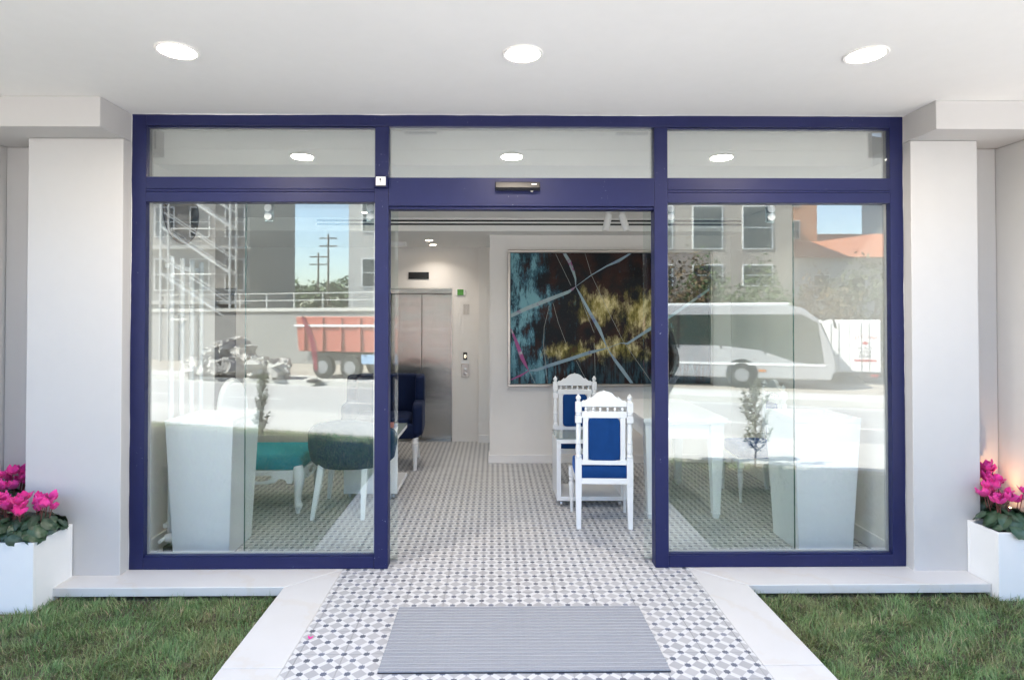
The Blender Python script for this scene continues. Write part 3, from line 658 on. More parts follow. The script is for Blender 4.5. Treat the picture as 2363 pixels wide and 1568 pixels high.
def panel(name, label, cat, x0, x1, z0, z1, mat, y=EY, th=.012): return tag(MB().box(0, x1-x0, -th, 0, 0, z1-z0).build(name, mat, None, .002, loc=(x0, y-.001, z0)), label, cat)
panel('floor_display', 'black floor display above the brushed steel elevator in the doorway', 'display', -1.048, -.80, 1.977, 2.06, M['black'])
panel('floor_display', 'black floor display above the elevator behind the left window', 'display', -3.66, -3.41, 1.977, 2.06, M['black'])
M['exit_green'] = plain('exit_sign_green', (.08, .30, .05), .5)
d = thing('exit_sign', 'small green sign in a white holder at the corner of the elevator', 'sign', (-.477, EY, 1.775))
MB().box(0, .12, -.014, -.001, 0, .078).build('holder', M['skirting'], d, .002); MB().box(.024, .10, -.0165, -.0145, .003, .075).build('face', M['exit_green'], d)
def notice():
    t = NT('printed_notice'); tc = t.new('ShaderNodeTexCoord'); sp = t.new('ShaderNodeSeparateXYZ'); t.ln(tc.outputs['Object'], sp.inputs[0])
    ln = t.math('GREATER_THAN', t.math('FRACT', t.math('MULTIPLY', sp.outputs[2], 70)), .55)
    nz = t.math('GREATER_THAN', t.noise(t.coord('Object', (160, 1, 8)), 1, 2), .42); t.color(t.mix(t.math('MULTIPLY', t.math('MULTIPLY', ln, nz), .55), (.62, .58, .55), (.2, .18, .17))); t.set(Roughness=.6); return t.m
d = thing('notice', 'printed paper notice on the wall right of the elevator', 'notice', (-.386, EY, 1.537))
MB().box(0, .084, -.004, -.001, 0, .186).build('backing', M['inwall'], d); MB().box(.006, .078, -.006, -.0045, .006, .135).build('print', notice(), d)
d = thing('call_panel', 'elevator call panel with two round buttons and floor number on the wall', 'button panel', (-.357, EY, .78))
MB().box(-.048, .048, -.010, -.001, 0, .163).build('plate', plain('call_plate', (.55, .50, .47), .35, .3), d, .003)
for z in (.045, .1): MB().lathe([(.019, 0), (.019, .006), (.015, .008)], 20).xf(Matrix.Translation((0, -.010, z)) @ Matrix.Rotation(R(90), 4, 'X')).build('button', M['chrome'], d, smooth=30)
MB().box(-.05, .05, -.006, -.001, .168, .206).build('name_plate', M['white_plastic'], d); MB().box(-.024, .024, -.012, -.001, .214, .304).build('number_display', M['black'], d, .002)
lettering('number', '0', .06, emit('amber_digit', (.9, .75, .5), .6), d, (0, -.0135, .254), (R(90), 0, 0), depth=.0004)
# bulkhead slots
d = thing('slot_diffuser', 'twin black linear air slots running along the white bulkhead', 'air diffuser', (-1.4, 2.31, 2.44))
for z in (2.452, 2.417): MB().box(-.35, 3.85, -.008, -.001, z-2.44, z-2.44+.016).build('slot', M['black'], d)
MB().box(-.35, 3.85, -.006, -.001, -.005, .0105).build('slot_frame', M['inceil'], d)
def spot(x, y, rx, ry, label):
    d = thing('spotlight', label, 'spotlight', (x, y, ZI))
    MB().lathe([(.028, -.012), (.028, 0)], 16).build('canopy', M['white_plastic'], d); MB().tube([(0, 0, -.012), (0, 0, -.045)], .006, 8).build('stem', M['white_plastic'], d)
    q = Matrix.Translation((0, 0, -.05)) @ Matrix.Rotation(ry, 4, 'Y') @ Matrix.Rotation(rx, 4, 'X')
    MB().lathe([(.03, -.14), (.032, -.135), (.032, .02), (.026, .025)], 20).xf(q).build('barrel', M['white_plastic'], d, smooth=35); MB().lathe([(.024, -.1425), (.024, -.139)], 16).xf(q).build('lens', M['trim'], d)
spot(1.06, 1.95, R(-12), R(14), 'white cylinder spotlight nearer the middle of the doorway top'); spot(1.19, 1.95, R(-12), R(-16), 'white cylinder spotlight nearer the right doorpost')
M['lamp_in'] = emit('warm_led', (1, .82, .6), 9)
IL = ((-.72, 3.0, 2.36, 'small warm recessed light in the lobby ceiling, nearer the door'), (-.72, 3.4, 2.36, 'small warm recessed light in the lobby ceiling, nearer the elevator'), (-1.75, 1.5, ZI, 'small recessed ceiling light behind the left window, nearest the glass'),
      (-2.9, 2.0, ZI, 'small recessed ceiling light behind the left window, farther left'), (-1.2, 2.0, ZI, 'small recessed ceiling light behind the left doorpost'), (.45, 1.2, ZI, 'small recessed ceiling light hidden behind the door header'), (1.75, 1.5, ZI, 'small recessed ceiling light behind the right window'), (-3.5, 3.0, 2.36, 'small recessed ceiling light before the second elevator'))
for x, y, z, t_ in IL: downlight(x, y, z, .045, t_, (.6 if z < 2.4 else .25 if x < -1.5 else .85), M['lamp_in'], group='recessed lights indoors', colr=(1, .92, .82), nm='recessed_light', cat='ceiling light', spread=R(130))
d = thing('emergency_light', 'flat white emergency light on the lobby ceiling', 'emergency light', (-1.12, 3.2, 2.36)); MB().box(-.12, .12, -.05, .05, -.045, -.001).build('housing', M['white_plastic'], d, .008); MB().box(-.1, .1, -.04, .04, -.052, -.0455).build('diffuser', M['trim'], d)
# bracket plates above the transom
for x, t_ in ((-.46, 'left grey bracket plate behind the centre transom'), (.86, 'right grey bracket plate behind the centre transom')): tag(MB().box(-.1, .1, 0, .03, 0, .012).build('bracket', M['chrome'], None, loc=(x, .1, 2.648)), t_, 'bracket')
# radiator and round mirror on the left wall
d = thing('radiator', 'white vertical tube radiator on the wall behind the left window', 'radiator', (-2.1, .5, 0))
for y in (-.196, -.065, .066, .2): MB().tube([(0, y, .12), (0, y, 1.9)], .016, 14).build('tube', M['white_lacquer'], d, smooth=40)
for z in (.16, 1.84): MB().box(-.04, -.012, -.21, .21, z-.015, z+.015).build('header', M['white_lacquer'], d, .004)
MB().tube([(0, -.196, .12), (0, -.196, .1), (0, -.32, .1)], .012, 8).build('pipe', M['white_lacquer'], d); MB().lathe([(.022, 0), (.03, .02), (.03, .06), (.02, .075)], 14).xf(Matrix.Translation((.0, -.25, .1)) @ Matrix.Rotation(R(90), 4, 'Y')).build('valve', M['white_plastic'], d, smooth=40)
d = thing('round_mirror', 'round mirror with dark rim high on the wall behind the left window', 'mirror', (XL+.002, .567, 2.24))
n = 36; MB().lathe([(.225, 0), (.23, .012), (.222, .022), (.212, .022)], n).xf(Matrix.Rotation(R(90), 4, 'Y')).build('rim', plain('mirror_rim', (.12, .07, .045), .4), d, smooth=40)
MB().lathe([(.212, .0225), (.212, .025)], n).xf(Matrix.Rotation(R(90), 4, 'Y')).build('glass', plain('mirror_silver', (.09, .065, .05), .08, 1, .02), d)
d = thing('power_socket', 'small floor socket with a white cable beside the left planter', 'socket', (-2.09, .30, 0)); MB().box(-.04, .04, -.03, .03, 0, .035).build('block', M['black'], d, .004); MB().tube([(0, 0, .036), (.0, 0, .07), (.03, .02, .1), (.06, .05, .03), (.07, .08, .006)], .005, 6).build('cable', M['white_plastic'], d)

# ------------------------------------------------------------------ painting
d = thing('painting', 'large dark abstract painting crossed by pale bands in a thin silver frame', 'painting', (.166, 2.62, .822))
PW, PH = 2.07, 1.353
def canvas():
    t = NT('abstract_canvas'); tc = t.new('ShaderNodeTexCoord'); sp = t.new('ShaderNodeSeparateXYZ'); t.ln(tc.outputs['Object'], sp.inputs[0]); x, z = sp.outputs[0], sp.outputs[2]
    nz = lambda sx, sz, off, sc_, det=6, ro=.6, di=.4: t.noise(t.coord('Object', (sx, 1, sz), off), sc_, det, ro, dist=di)
    n1 = nz(3.2, 1.9, (0, 0, 0), 1.6); n2 = nz(3.4, 2.1, (5, 2, 7), 1.7); n3 = nz(13, 2.2, (1, 2, 3), 2.4, 5, .65); n4 = nz(4.5, 3.0, (9, 3, 4), 2.0); fine = t.noise(t.coord('Object', (46, 1, 9)), 3.4, 4, .72)
    brush = t.math('ADD', t.math('MULTIPLY', n3, .5), t.math('MULTIPLY', fine, .5))
    dark = t.mix(t.ramp(n2, [(.42, 0), (.6, 1)]), (.004, .006, .010), (.030, .011, .008))
    left = t.ramp(x, [(.0, 1.0), (.30, .85), (.52, .30), (.9, .08)])
    tm = t.math('ADD', t.math('ADD', t.math('MULTIPLY', n1, .62), t.math('MULTIPLY', brush, .38)), t.math('MULTIPLY', left, .20))
    c = t.mix(t.ramp(tm, [(.62, 0), (.74, 1)]), dark, t.mix(t.ramp(brush, [(.36, 0), (.62, 1)]), (.006, .045, .085), (.06, .22, .30)))
    c = t.mix(t.math('MULTIPLY', t.ramp(t.math('ADD', tm, t.math('MULTIPLY', n4, .12)), [(.74, 0), (.80, 1)]), .8), c, (.20, .42, .48))
    def blob(cx, cz, sx, sz):
        a = t.math('DIVIDE', t.math('SUBTRACT', x, cx), sx); b_ = t.math('DIVIDE', t.math('SUBTRACT', z, cz), sz)
        return t.math('POWER', 2.718, t.math('MULTIPLY', t.math('ADD', t.math('MULTIPLY', a, a), t.math('MULTIPLY', b_, b_)), -1))
    bl = t.math('MAXIMUM', t.math('MAXIMUM', blob(.92, .80, .36, .24), blob(1.40, .74, .34, .36)), t.math('MAXIMUM', blob(.60, .33, .36, .13), t.math('MULTIPLY', blob(1.15, .36, .5, .2), .9)))
    k = t.math('ADD', t.math('MULTIPLY', bl, .34), t.math('ADD', t.math('MULTIPLY', n4, .52), t.math('MULTIPLY', brush, .34)))
    och = t.ramp(t.math('ADD', t.math('MULTIPLY', n2, .6), t.math('MULTIPLY', brush, .4)), [(.36, (.07, .022, .010)), (.43, (.06, .06, .014)), (.49, (.26, .22, .06)), (.57, (.72, .63, .34))])
    c = t.mix(t.ramp(k, [(.61, 0), (.75, 1)]), c, och)
    bot = t.math('MULTIPLY', t.ramp(z, [(0, 1), (.16, .8), (.30, 0)]), t.ramp(x, [(0, 1), (.42, .9), (.62, .35), (1, .4)]))
    c = t.mix(t.math('MULTIPLY', t.math('MULTIPLY', bot, t.ramp(n3, [(.44, 0), (.56, 1)])), .9), c, t.mix(fine, (.012, .07, .11), (.13, .28, .34)))
    c = t.mix(t.math('MULTIPLY', t.ramp(fine, [(.56, 0), (.72, 1)]), .18), c, (.12, .16, .16)); t.color(c); t.set(Roughness=.55); t.b.inputs['Specular IOR Level'].default_value = .25; t.bump(fine, .25, .003); return t.m
MB().box(0, PW, -.02, -.002, 0, PH).build('canvas', canvas(), d)
M['pframe'] = plain('silver_picture_frame', (.52, .48, .44), .32, .8, .08)
for q in ((-.027, PW+.027, -.027, -.004), (-.027, PW+.027, PH+.004, PH+.031), (-.027, -.004, -.0035, PH+.0035), (PW+.004, PW+.027, -.0035, PH+.0035)): MB().box(q[0], q[1], -.045, -.002, q[2], q[3]).build('frame_bar', M['pframe'], d, .004)
def band(pts, mat, nm='painted_band'):
    k = 753.; P = [Vector(((x-988)/k, 1.353-(y-418)/k)) for x, y, w_ in pts]; W_ = [w_*.8/k/2*random.uniform(.75, 1.15) for _, _, w_ in pts]; vs = []; fs = []
    for i, p in enumerate(P):
        t = (P[min(i+1, len(P)-1)]-P[max(i-1, 0)]).normalized(); nn = Vector((-t.y, t.x))
        for s in (1, -1): q = p+nn*W_[i]*s; vs.append((min(max(q.x, .001), PW-.001), -.0215, min(max(q.y, .001), PH-.001)))
    for i in range(len(P)-1): fs.append((2*i, 2*i+1, 2*i+3, 2*i+2))
    vs2 = [(x, y-.002, z) for x, y, z in vs]; m = len(vs)
    MB().add(vs2, fs).build(nm, mat, d)
def bandmat(name, a, b_, c_, th):
    t = NT(name); v = t.coord('Object'); n = t.noise(v, 7, 4, .6); n2 = t.noise(v, 4.2, 3, .6, dist=.4)
    t.color(t.mix(t.ramp(n2, [(th, 0), (th+.07, 1)]), t.mix(n, a, b_), c_)); t.set(Roughness=.4); return t.m
bA = bandmat('pale_blue_band', (.10, .20, .28), (.36, .47, .53), (.10, .12, .33), .58); bM_ = bandmat('magenta_band', (.25, .03, .16), (.35, .08, .25), (.4, .45, .45), .55); bG = bandmat('mixed_band', (.12, .24, .27), (.40, .48, .50), (.24, .04, .17), .53)
band([(985, 908, 34), (1120, 848, 34), (1290, 780, 36), (1440, 722, 30), (1475, 698, 16), (1497, 680, 4)], bG)
band([(1497, 680, 4), (1620, 590, 8), (1740, 520, 18), (1830, 480, 28), (1925, 415, 32)], bA)
band([(1408, 415, 34), (1450, 490, 34), (1480, 570, 30), (1495, 620, 22), (1497, 680, 4)], bG)
band([(1497, 680, 4), (1530, 740, 22), (1600, 870, 32), (1680, 1010, 40), (1712, 1085, 20), (1742, 1160, 4)], bA)
band([(1742, 1160, 4), (1800, 1250, 26), (1860, 1330, 40), (1935, 1440, 36)], bA)
band([(992, 1405, 12), (1070, 1370, 24), (1130, 1335, 8)], bM_); band([(1130, 1335, 8), (1190, 1330, 24), (1280, 1298, 34), (1450, 1245, 38), (1600, 1195, 30), (1742, 1160, 5)], bA)
band([(1742, 1160, 5), (1850, 1120, 6), (1900, 1125, 26), (2000, 1060, 32), (2110, 990, 38), (2300, 870, 36), (2560, 700, 40)], bA)
band([(985, 1010, 30), (1040, 1130, 34), (1080, 1240, 34), (1105, 1290, 22), (1130, 1335, 5)], bM_)
M['hair'] = plain('pale_line', (.3, .32, .3), .5)
for L_ in ([(1340, 425), (1460, 672)], [(1570, 420), (1620, 590), (1740, 850), (1870, 1110), (2095, 1436)], [(1290, 830), (1250, 1000), (1245, 1120), (1262, 1300), (1275, 1430)], [(1320, 810), (1360, 960), (1420, 1120)], [(1500, 1255), (1575, 1405)], [(1640, 1120), (1645, 1250), (1648, 1390)], [(1130, 1335), (1180, 1436)], [(1540, 780), (1640, 1040)]):
    band([(x, y, 4) for x, y in L_], M['hair'], 'painted_line')

# ------------------------------------------------------------------ furniture
def carved_chair(label, loc, rz, group='white carved chairs'):
    d = thing('carved_chair', label, 'chair', loc, rz, group); W_ = M['white_lacquer']
    for s in (-1, 1):
        x = s*.183
        MB().frustum((x-.016, x+.016, -.215, -.183), (x-.0225, x+.0225, -.2, -.155), 0, .30).box(x-.0225, x+.0225, -.2, -.155, .30, .50).build('back_leg', W_, d, .003)
        MB().lathe([(.019, .50), (.023, .505), (.023, .515), (.017, .525), (.022, .56), (.0175, .60), (.022, .605), (.022, .615), (.016, .63), (.019, .70), (.015, .745), (.0215, .752)], 12, (x, -.183, 0)).box(x-.0225, x+.0225, -.205, -.165, .752, .80).lathe([(.017, .80), (.022, .812), (.017, .826)], 12, (x, -.187, 0)).box(x-.0215, x+.0215, -.207, -.167, .826, .90).lathe([(.019, .90), (.012, .908), (.014, .916), (.019, .926), (.017, .938), (.008, .948), (.002, .958)], 12, (x, -.187, 0)).build('back_post', W_, d, smooth=35)
        fx = s*.205; MB().lathe([(.011, 0), (.014, .09), (.017, .095), (.012, .10), (.014, .11), (.022, .20), (.0245, .225), (.016, .238), (.016, .246), (.024, .255), (.018, .268), (.022, .28)], 12, (fx, .175, 0)).box(fx-.023, fx+.023, .152, .198, .28, .352).build('front_leg', W_, d, smooth=35)
        MB().prism([(-.17, .312), (.155, .312), (.155, .352), (-.17, .352)], -.012, .012, 'x').xf(Matrix.Translation((s*.195, 0, 0)) @ Matrix.Rotation(-s*.065, 4, 'Z')).build('side_apron', W_, d, .002)
        MB().box(s*.132-.018, s*.132+.018, -.198, -.168, .486, .786).build('back_stile', W_, d, .002)
    MB().box(-.162, .162, -.196, -.166, .315, .356).build('rear_apron', W_, d, .002); MB().box(-.184, .184, .164, .188, .312, .352).build('front_apron', W_, d, .002)
    MB().box(-.16, .16, -.2, -.168, .452, .486).build('lower_rail', W_, d, .003); MB().box(-.16, .16, -.2, -.168, .786, .832).build('upper_rail', W_, d, .003)
    for k in range(6):
        x = (k-2.5)*.052; MB().lathe([(.008, .832), (.006, .838), (.0115, .848), (.006, .858), (.008, .866)], 10, (x, -.186, 0)).build('spindle', W_, d, smooth=40)
    top = [(-.16, .866), (.16, .866), (.16, .900), (.148, .912), (.135, .908), (.122, .918), (.108, .93), (.102, .938), (.094, .930), (.08, .938), (.058, .962), (.034, .974), (.014, .976), (.0, .984)]
    pol = top+[(-x, z) for x, z in reversed(top[2:-1])]
    MB().prism(pol, -.202, -.172, 'y').build('crest', W_, d, .004)
    MB().sup((0, -.184, .636), (.113, .024, .151), .22, .22, 28, 16).build('back_pad', M['royal'], d, smooth='all')
    MB().sup((0, -.007, .398), (.205, .188, .056), .32, .22, 32, 14).build('seat', M['royal'], d, smooth='all')
    return d
carved_chair('white carved chair with royal blue back panel seen from behind in the doorway', (.795, .87, 0), R(-3))
carved_chair('white carved chair facing us behind the glass topped side table', (.755, 1.85, 0), R(180))
carved_chair('white carved chair turned sideways behind the right window', (2.19, 1.48, 0), R(88))
def side_table(label, loc, wd, dp, h, closed, group='white side tables on castors'):
    d = thing('side_table', label, 'side table', loc, 0, group); W_ = M['white_lacquer']; b_ = .034
    MB().box(0, wd, 0, dp, .05, .05+b_).build('base_shelf', W_, d, .003); MB().box(0, wd, 0, dp, h-.008-b_, h-.008).build('top_board', W_, d, .003)
    if closed: MB().box(0, wd, .0, b_, .05+b_+.001, h-.009-b_).build('front_panel', W_, d, .002)
    else:
        for x in (0, wd-b_): MB().box(x, x+b_, 0, dp, .05+b_+.001, h-.009-b_).build('side_panel', W_, d, .002)
    MB().box(-.003, wd+.003, -.003, dp+.003, h-.007, h).build('glass_top', plain('table_glass', (.25, .30, .29), .05), d)
    for x in (.04, wd-.04):
        for y in (.04, dp-.04): MB().lathe([(.02, -.01), (.022, 0), (.02, .012)], 14).xf(Matrix.Translation((x, y, .022)) @ Matrix.Rotation(R(90), 4, 'Y')).box(x-.01, x+.01, y-.01, y+.01, .03, .0495).build('castor', M['chrome'], d)
    return d
side_table('white open side table with glass top beside the carved chairs', (.495, 1.162, 0), .545, .37, .545, False)
side_table('white side table with magazines behind the left doorpost', (-1.246, 1.37, 0), .442, .56, .535, True)
for k, (z, w_, rz, c, t_) in enumerate(((.536, .21, .1, (.75, .76, .8), 'white paperback at the bottom of the magazine stack'), (.552, .2, .02, (.16, .2, .42), 'blue edged magazine in the middle of the stack'), (.568, .19, .15, (.35, .12, .1), 'reddish booklet on top of the magazine stack'))):
    o = MB().box(-w_/2, w_/2, -.13, .13, 0, .0035).build('cover', plain('magazine_cover_%d' % k, c, .35), None)
    dd = thing('magazine', t_, 'magazine', (-.94-.01*k, 1.56, z), rz, 'magazines on the side table'); o.parent = dd
    MB().box(-w_/2+.003, w_/2-.003, -.127, .127, .0036, .0125).build('pages', M['white_plastic'], dd); MB().box(-w_/2, w_/2, -.13, .13, .0126, .0155).build('back_cover', o.data.materials[0], dd)
d = thing('glass_dish', 'small turquoise dish on the glass topped side table', 'dish', (.80, 1.35, .546)); t_ = plain('turquoise_glass', (.05, .35, .45), .1)
MB().lathe([(.03, 0), (.055, .012), (.062, .035), (.057, .036), (.048, .016), (.002, .010)], 20).build('bowl', t_, d, smooth=50); MB().lathe([(.058, .0365), (.06, .041), (.002, .046)], 20).build('lid', M['white_plastic'], d, smooth=50)
# writing table
d = thing('white_table', 'white table with tapered square legs beside the right doorpost', 'table', (1.419, 1.37, 0)); W_ = M['white_lacquer']
MB().box(-.315, .315, -.545, .545, .728, .758).build('table_top', W_, d, .004); MB().box(-.305, .305, -.535, .535, .712, .7275).build('moulding', W_, d, .004)
for sx in (-1, 1):
    MB().box(sx*.27-.012, sx*.27+.012, -.43, .43, .60, .7115).build('long_apron', W_, d, .002)
    for sy in (-1, 1):
        x, y = sx*.245, sy*.47; MB().frustum((x-.027, x+.027, y-.027, y+.027), (x-.05, x+.05, y-.05, y+.05), .045, .7115).frustum((x-.032, x+.032, y-.032, y+.032), (x-.024, x+.024, y-.024, y+.024), .035, .0449).frustum((x-.02, x+.02, y-.02, y+.02), (x-.024, x+.024, y-.024, y+.024), 0, .0349).build('leg', W_, d, .003)
for sy in (-1, 1): MB().box(-.19, .19, sy*.49-.012, sy*.49+.012, .60, .7115).build('short_apron', W_, d, .002)
# navy armchair facing the door
d = thing('armchair', 'navy velvet armchair with turned white legs in front of the elevator', 'armchair', (-1.12, 2.55, 0), R(4)); N_ = M['navy']
MB().sup((0, -.0, .39), (.37, .30, .075), .2, .22, 30, 12).build('seat', N_, d, smooth='all'); MB().sup((0, -.03, .47), (.28, .26, .06), .4, .3, 28, 10).build('seat_cushion', N_, d, smooth='all'); MB().sup((0, .25, .62), (.37, .075, .29), .18, .25, 30, 16).build('backrest', N_, d, smooth='all')
for s in (-1, 1):
    MB().sup((s*.345, -.02, .50), (.055, .29, .16), .3, .3, 20, 12).build('armrest', N_, d, smooth='all'); MB().sup((s*.35, .16, .72), (.05, .13, .19), .35, .4, 20, 12).build('wing', N_, d, smooth='all')
    MB().lathe([(.016, 0), (.022, .012), (.018, .03), (.021, .05), (.026, .2), (.03, .245), (.024, .255), (.036, .265), (.036, .275), (.026, .285), (.028, .33)], 14, (s*.32, -.25, 0)).build('front_leg', W_, d, smooth=35)
    MB().tube([(s*.30, .22, .34), (s*.31, .25, .18), (s*.33, .31, 0)], [.028, .024, .017], 4).build('back_leg', W_, d)
# tub chair seen from behind
d = thing('tub_chair', 'dark blue tub chair on splayed white legs seen through the left window', 'armchair', (-1.12, 1.17, 0)); vs = []; fs = []; n = 40; rings = []
for k in range(n+1):
    a = R(-90)+R(250)*(k/n-.5); ca, sa = math.cos(a), math.sin(a); back = max(0, math.cos(a+R(90)))
    top = .60+.14*back; bul = 1.0
    for rr_, z in ((.255, .44), (.255, top-.03), (.275, top), (.315, top), (.337, top-.03), (.335, .50), (.315, .40), (.28, .365), (.255, .38)): vs.append((rr_*ca*1.03, rr_*sa*.98, z))
for k in range(n):
    for i in range(9): fs.append((k*9+i, (k+1)*9+i, (k+1)*9+(i+1) % 9, k*9+(i+1) % 9))
fs += [tuple(range(9)), tuple(range(n*9, n*9+9))[::-1]]
N_ = velvet('petrol_velvet', (.006, .035, .075), .15)
MB().add(vs, fs).build('back_shell', N_, d, smooth=60); MB().sup((0, .01, .42), (.275, .27, .075), .35, .8, 30, 12).build('seat', N_, d, smooth='all')
for sx, sy, ex, ey in ((-.19, -.2, -.235, -.3), (.135, -.2, .14, -.3), (-.2, .16, -.26, .25), (.2, .16, .25, .25)): MB().tube([(sx, sy, .40), (sx*.55+ex*.45, sy*.6+ey*.4, .22), (ex, ey, 0)], [.034, .029, .019], 4).build('leg', W_, d, .003)
# rococo armchair facing right
d = thing('carved_armchair', 'white rococo armchair with teal seat and scrolled apron behind the left planter', 'armchair', (-1.80, 1.30, 0))
MB().sup((0, 0, .385), (.315, .285, .06), .3, .2, 34, 12).build('seat', M['teal'], d, smooth='all')
def cab(x, y, ox, oy):
    P = [(x, y, .36), (x+ox*.018, y+oy*.018, .31), (x+ox*.016, y+oy*.016, .24), (x-ox*.002, y-oy*.002, .15), (x-ox*.004, y-oy*.004, .09), (x+ox*.014, y+oy*.014, .058), (x+ox*.008, y+oy*.008, .035)]
    m = MB().tube(P, [.036, .047, .040, .028, .026, .035, .024], 12); m.lathe([(.017, 0), (.021, .036)], 12, (x, y, 0)); m.sup((x+ox*.034, y+oy*.034, .055), (.014, .014, .014), 1, 1, 10, 8); m.sup((x+ox*.03, y+oy*.03, .31), (.016, .016, .04), 1, 1, 10, 8); return m
for x, y, ox, oy in ((.285, -.255, .7, -.7), (.285, .255, .7, .7), (-.28, -.25, -.7, -.7), (-.28, .25, -.7, .7)): cab(x, y, ox, oy).build('leg', W_, d, smooth=50)
def apron(L, nm, M_):
    po = [(-L, .332), (L, .332), (L, .27), (L-.02, .228), (L-.045, .236), (L-.07, .262), (L-.11, .272), (L-.14, .245), (L-.16, .25), (L-.17, .292), (-L+.17, .292), (-L+.16, .25), (-L+.14, .245), (-L+.11, .272), (-L+.07, .262), (-L+.045, .236), (-L+.02, .228), (-L, .27)]
    m = MB().prism(po, -.012, .012, 'y')
    for s in (-1, 1):
        arc = [(s*(L-.16)-s*.12*(1-math.cos(t)), 0, .288-.055*math.sin(t)) for t in [math.pi*k/10 for k in range(11)]] if L > .2 else [(s*.06*math.cos(t), 0, .285-.03*math.sin(t)) for t in [math.pi/2*k/6 for k in range(7)]]
        m.tube(arc, .011, 7)
        m.tube([(s*(L-.155)+.02*math.cos(t)*(1-t/9), -.004, .252+.02*math.sin(t)*(1-t/9)) for t in [k*.6 for k in range(12)]], .009, 6); m.tube([(s*(L-.04)+.018*math.cos(t)*(1-t/9), -.004, .245+.02*math.sin(t)*(1-t/9)) for t in [k*.6 for k in range(12)]], .009, 6)
    for k in range(int(L*2/.016)): m.tube([(-L+.01+k*.016, -.013, .312), (-L+.016+k*.016, -.013, .33)], .0042, 5)
    m.xf(M_).build(nm, W_, d)
apron(.26, 'side_apron', Matrix.Translation((0, -.272, 0))); apron(.26, 'side_apron', Matrix.Translation((0, .272, 0)) @ Matrix.Rotation(math.pi, 4, 'Z')); apron(.23, 'front_apron', Matrix.Translation((.30, 0, 0)) @ Matrix.Rotation(R(90), 4, 'Z')); apron(.23, 'rear_apron', Matrix.Translation((-.295, 0, 0)) @ Matrix.Rotation(R(-90), 4, 'Z'))
ov = [(-.31-.03*math.sin(t)*0-.06*(.3+.25*math.sin(t)), .235*math.cos(t), .74+.25*math.sin(t)) for t in [2*math.pi*k/32 for k in range(33)]]
MB().tube(ov, .024, 8).build('back_frame', W_, d, smooth=60); MB().sup((0, 0, 0), (.215, .03, .23), .35, .9, 28, 14).xf(Matrix.Translation((-.325, 0, .74)) @ Matrix.Rotation(R(90), 4, 'Z') @ Matrix.Rotation(R(-4), 4, 'X')).build('back_pad', M['white_lacquer'], d, smooth='all')
for s in (-1, 1): MB().tube([(-.31, s*.21, .40), (-.32, s*.2, .5), (-.325, s*.2, .58)], .02, 8).build('back_stile', W_, d)
# tall planters inside the windows
def planter(x, y, label, dish=True):
    d = thing('tall_planter', label, 'planter', (x, y, 0), 0, 'tall white planters indoors'); a, b_ = .176, .212; h = .86
    MB().frustum((-a, a, -a, a), (-b_, b_, -b_, b_), 0, h-.03).build('body', M['white_lacquer'], d, .004)
    MB().add([(-b_, -b_, h-.0295), (b_, -b_, h-.0295), (b_, b_, h-.0295), (-b_, b_, h-.0295), (-b_-.002, -b_-.002, h), (b_+.002, -b_-.002, h), (b_+.002, b_+.002, h), (-b_-.002, b_+.002, h), (-b_+.02, -b_+.02, h), (b_-.02, -b_+.02, h), (b_-.02, b_-.02, h), (-b_+.02, b_-.02, h), (-b_+.02, -b_+.02, h-.0295), (b_-.02, -b_+.02, h-.0295), (b_-.02, b_-.02, h-.0295), (-b_+.02, b_-.02, h-.0295)],
             [(k, (k+1) % 4, 4+(k+1) % 4, 4+k) for k in range(4)]+[(4+k, 4+(k+1) % 4, 8+(k+1) % 4, 8+k) for k in range(4)]+[(8+k, 8+(k+1) % 4, 12+(k+1) % 4, 12+k) for k in range(4)]).build('rim', M['white_lacquer'], d); MB().box(-b_+.021, b_-.021, -b_+.021, b_-.021, h-.029, h-.012).build('lid', M['white_lacquer'], d)
planter(-1.85, .375, 'tall tapering white planter standing behind the left window'); planter(2.13, .41, 'tall tapering white planter standing behind the right window')
# entrance mat
d = thing('entrance_mat', 'grey ribbed entrance mat in an aluminium frame on the patterned tiles', 'mat', (.127, -.786, .0006))
MB().box(-.621, .621, -.285, .285, 0, .006).build('base', M['dark_metal'], d)
M['mat_rib'] = plain('mat_carpet', (.29, .30, .325), .95, 0, .45, 170, .5, 300, bdist=.003); M['alu'] = plain('mat_aluminium', (.50, .515, .55), .4, .3, .1, 40)
nR = 20; pitch = .57/nR
rib = MB().box(-.619, .619, -.0108, .0108, .0062, .0115).mesh('carpet_rib', M['mat_rib']); bar = MB().box(-.62, .62, -.0026, .0026, .0062, .0122).mesh('aluminium_bar', M['alu'])
for k in range(nR): link('carpet_rib', rib, d, (0, -.285+pitch*(k+.5)-.004, random.uniform(-.0004, .0004))); link('aluminium_bar', bar, d, (random.uniform(-.002, .002), -.285+pitch*(k+.5)+.0102, 0))
# ------------------------------------------------------------------ planter boxes with cyclamen
def openbox(d, x0, x1, y0, y1, z0, z1, th=.018):
    MB().box(x0, x1, y0, y0+th, z0, z1).build('front_board', M['box_white'], d, .002); MB().box(x0, x1, y1-th, y1, z0, z1).build('back_board', M['box_white'], d, .002)
    MB().box(x0, x0+th, y0+th+.0005, y1-th-.0005, z0, z1-.0004).build('side_board', M['box_white'], d, .002); MB().box(x1-th, x1, y0+th+.0005, y1-th-.0005, z0, z1-.0004).build('side_board', M['box_white'], d, .002)
    MB().box(x0+th, x1-th, y0+th, y1-th, z1-.06, z1-.025).build('soil', M['soil'], d)
M['box_white'] = plaster('white_planter_paint', (.82, .81, .80), .05)
d = thing('planter_box', 'white planter box with pink cyclamen at the foot of the left pillar', 'planter', (-2.458, -.083, -.075)); openbox(d, -.565, 0, -.30, 0, 0, .378)
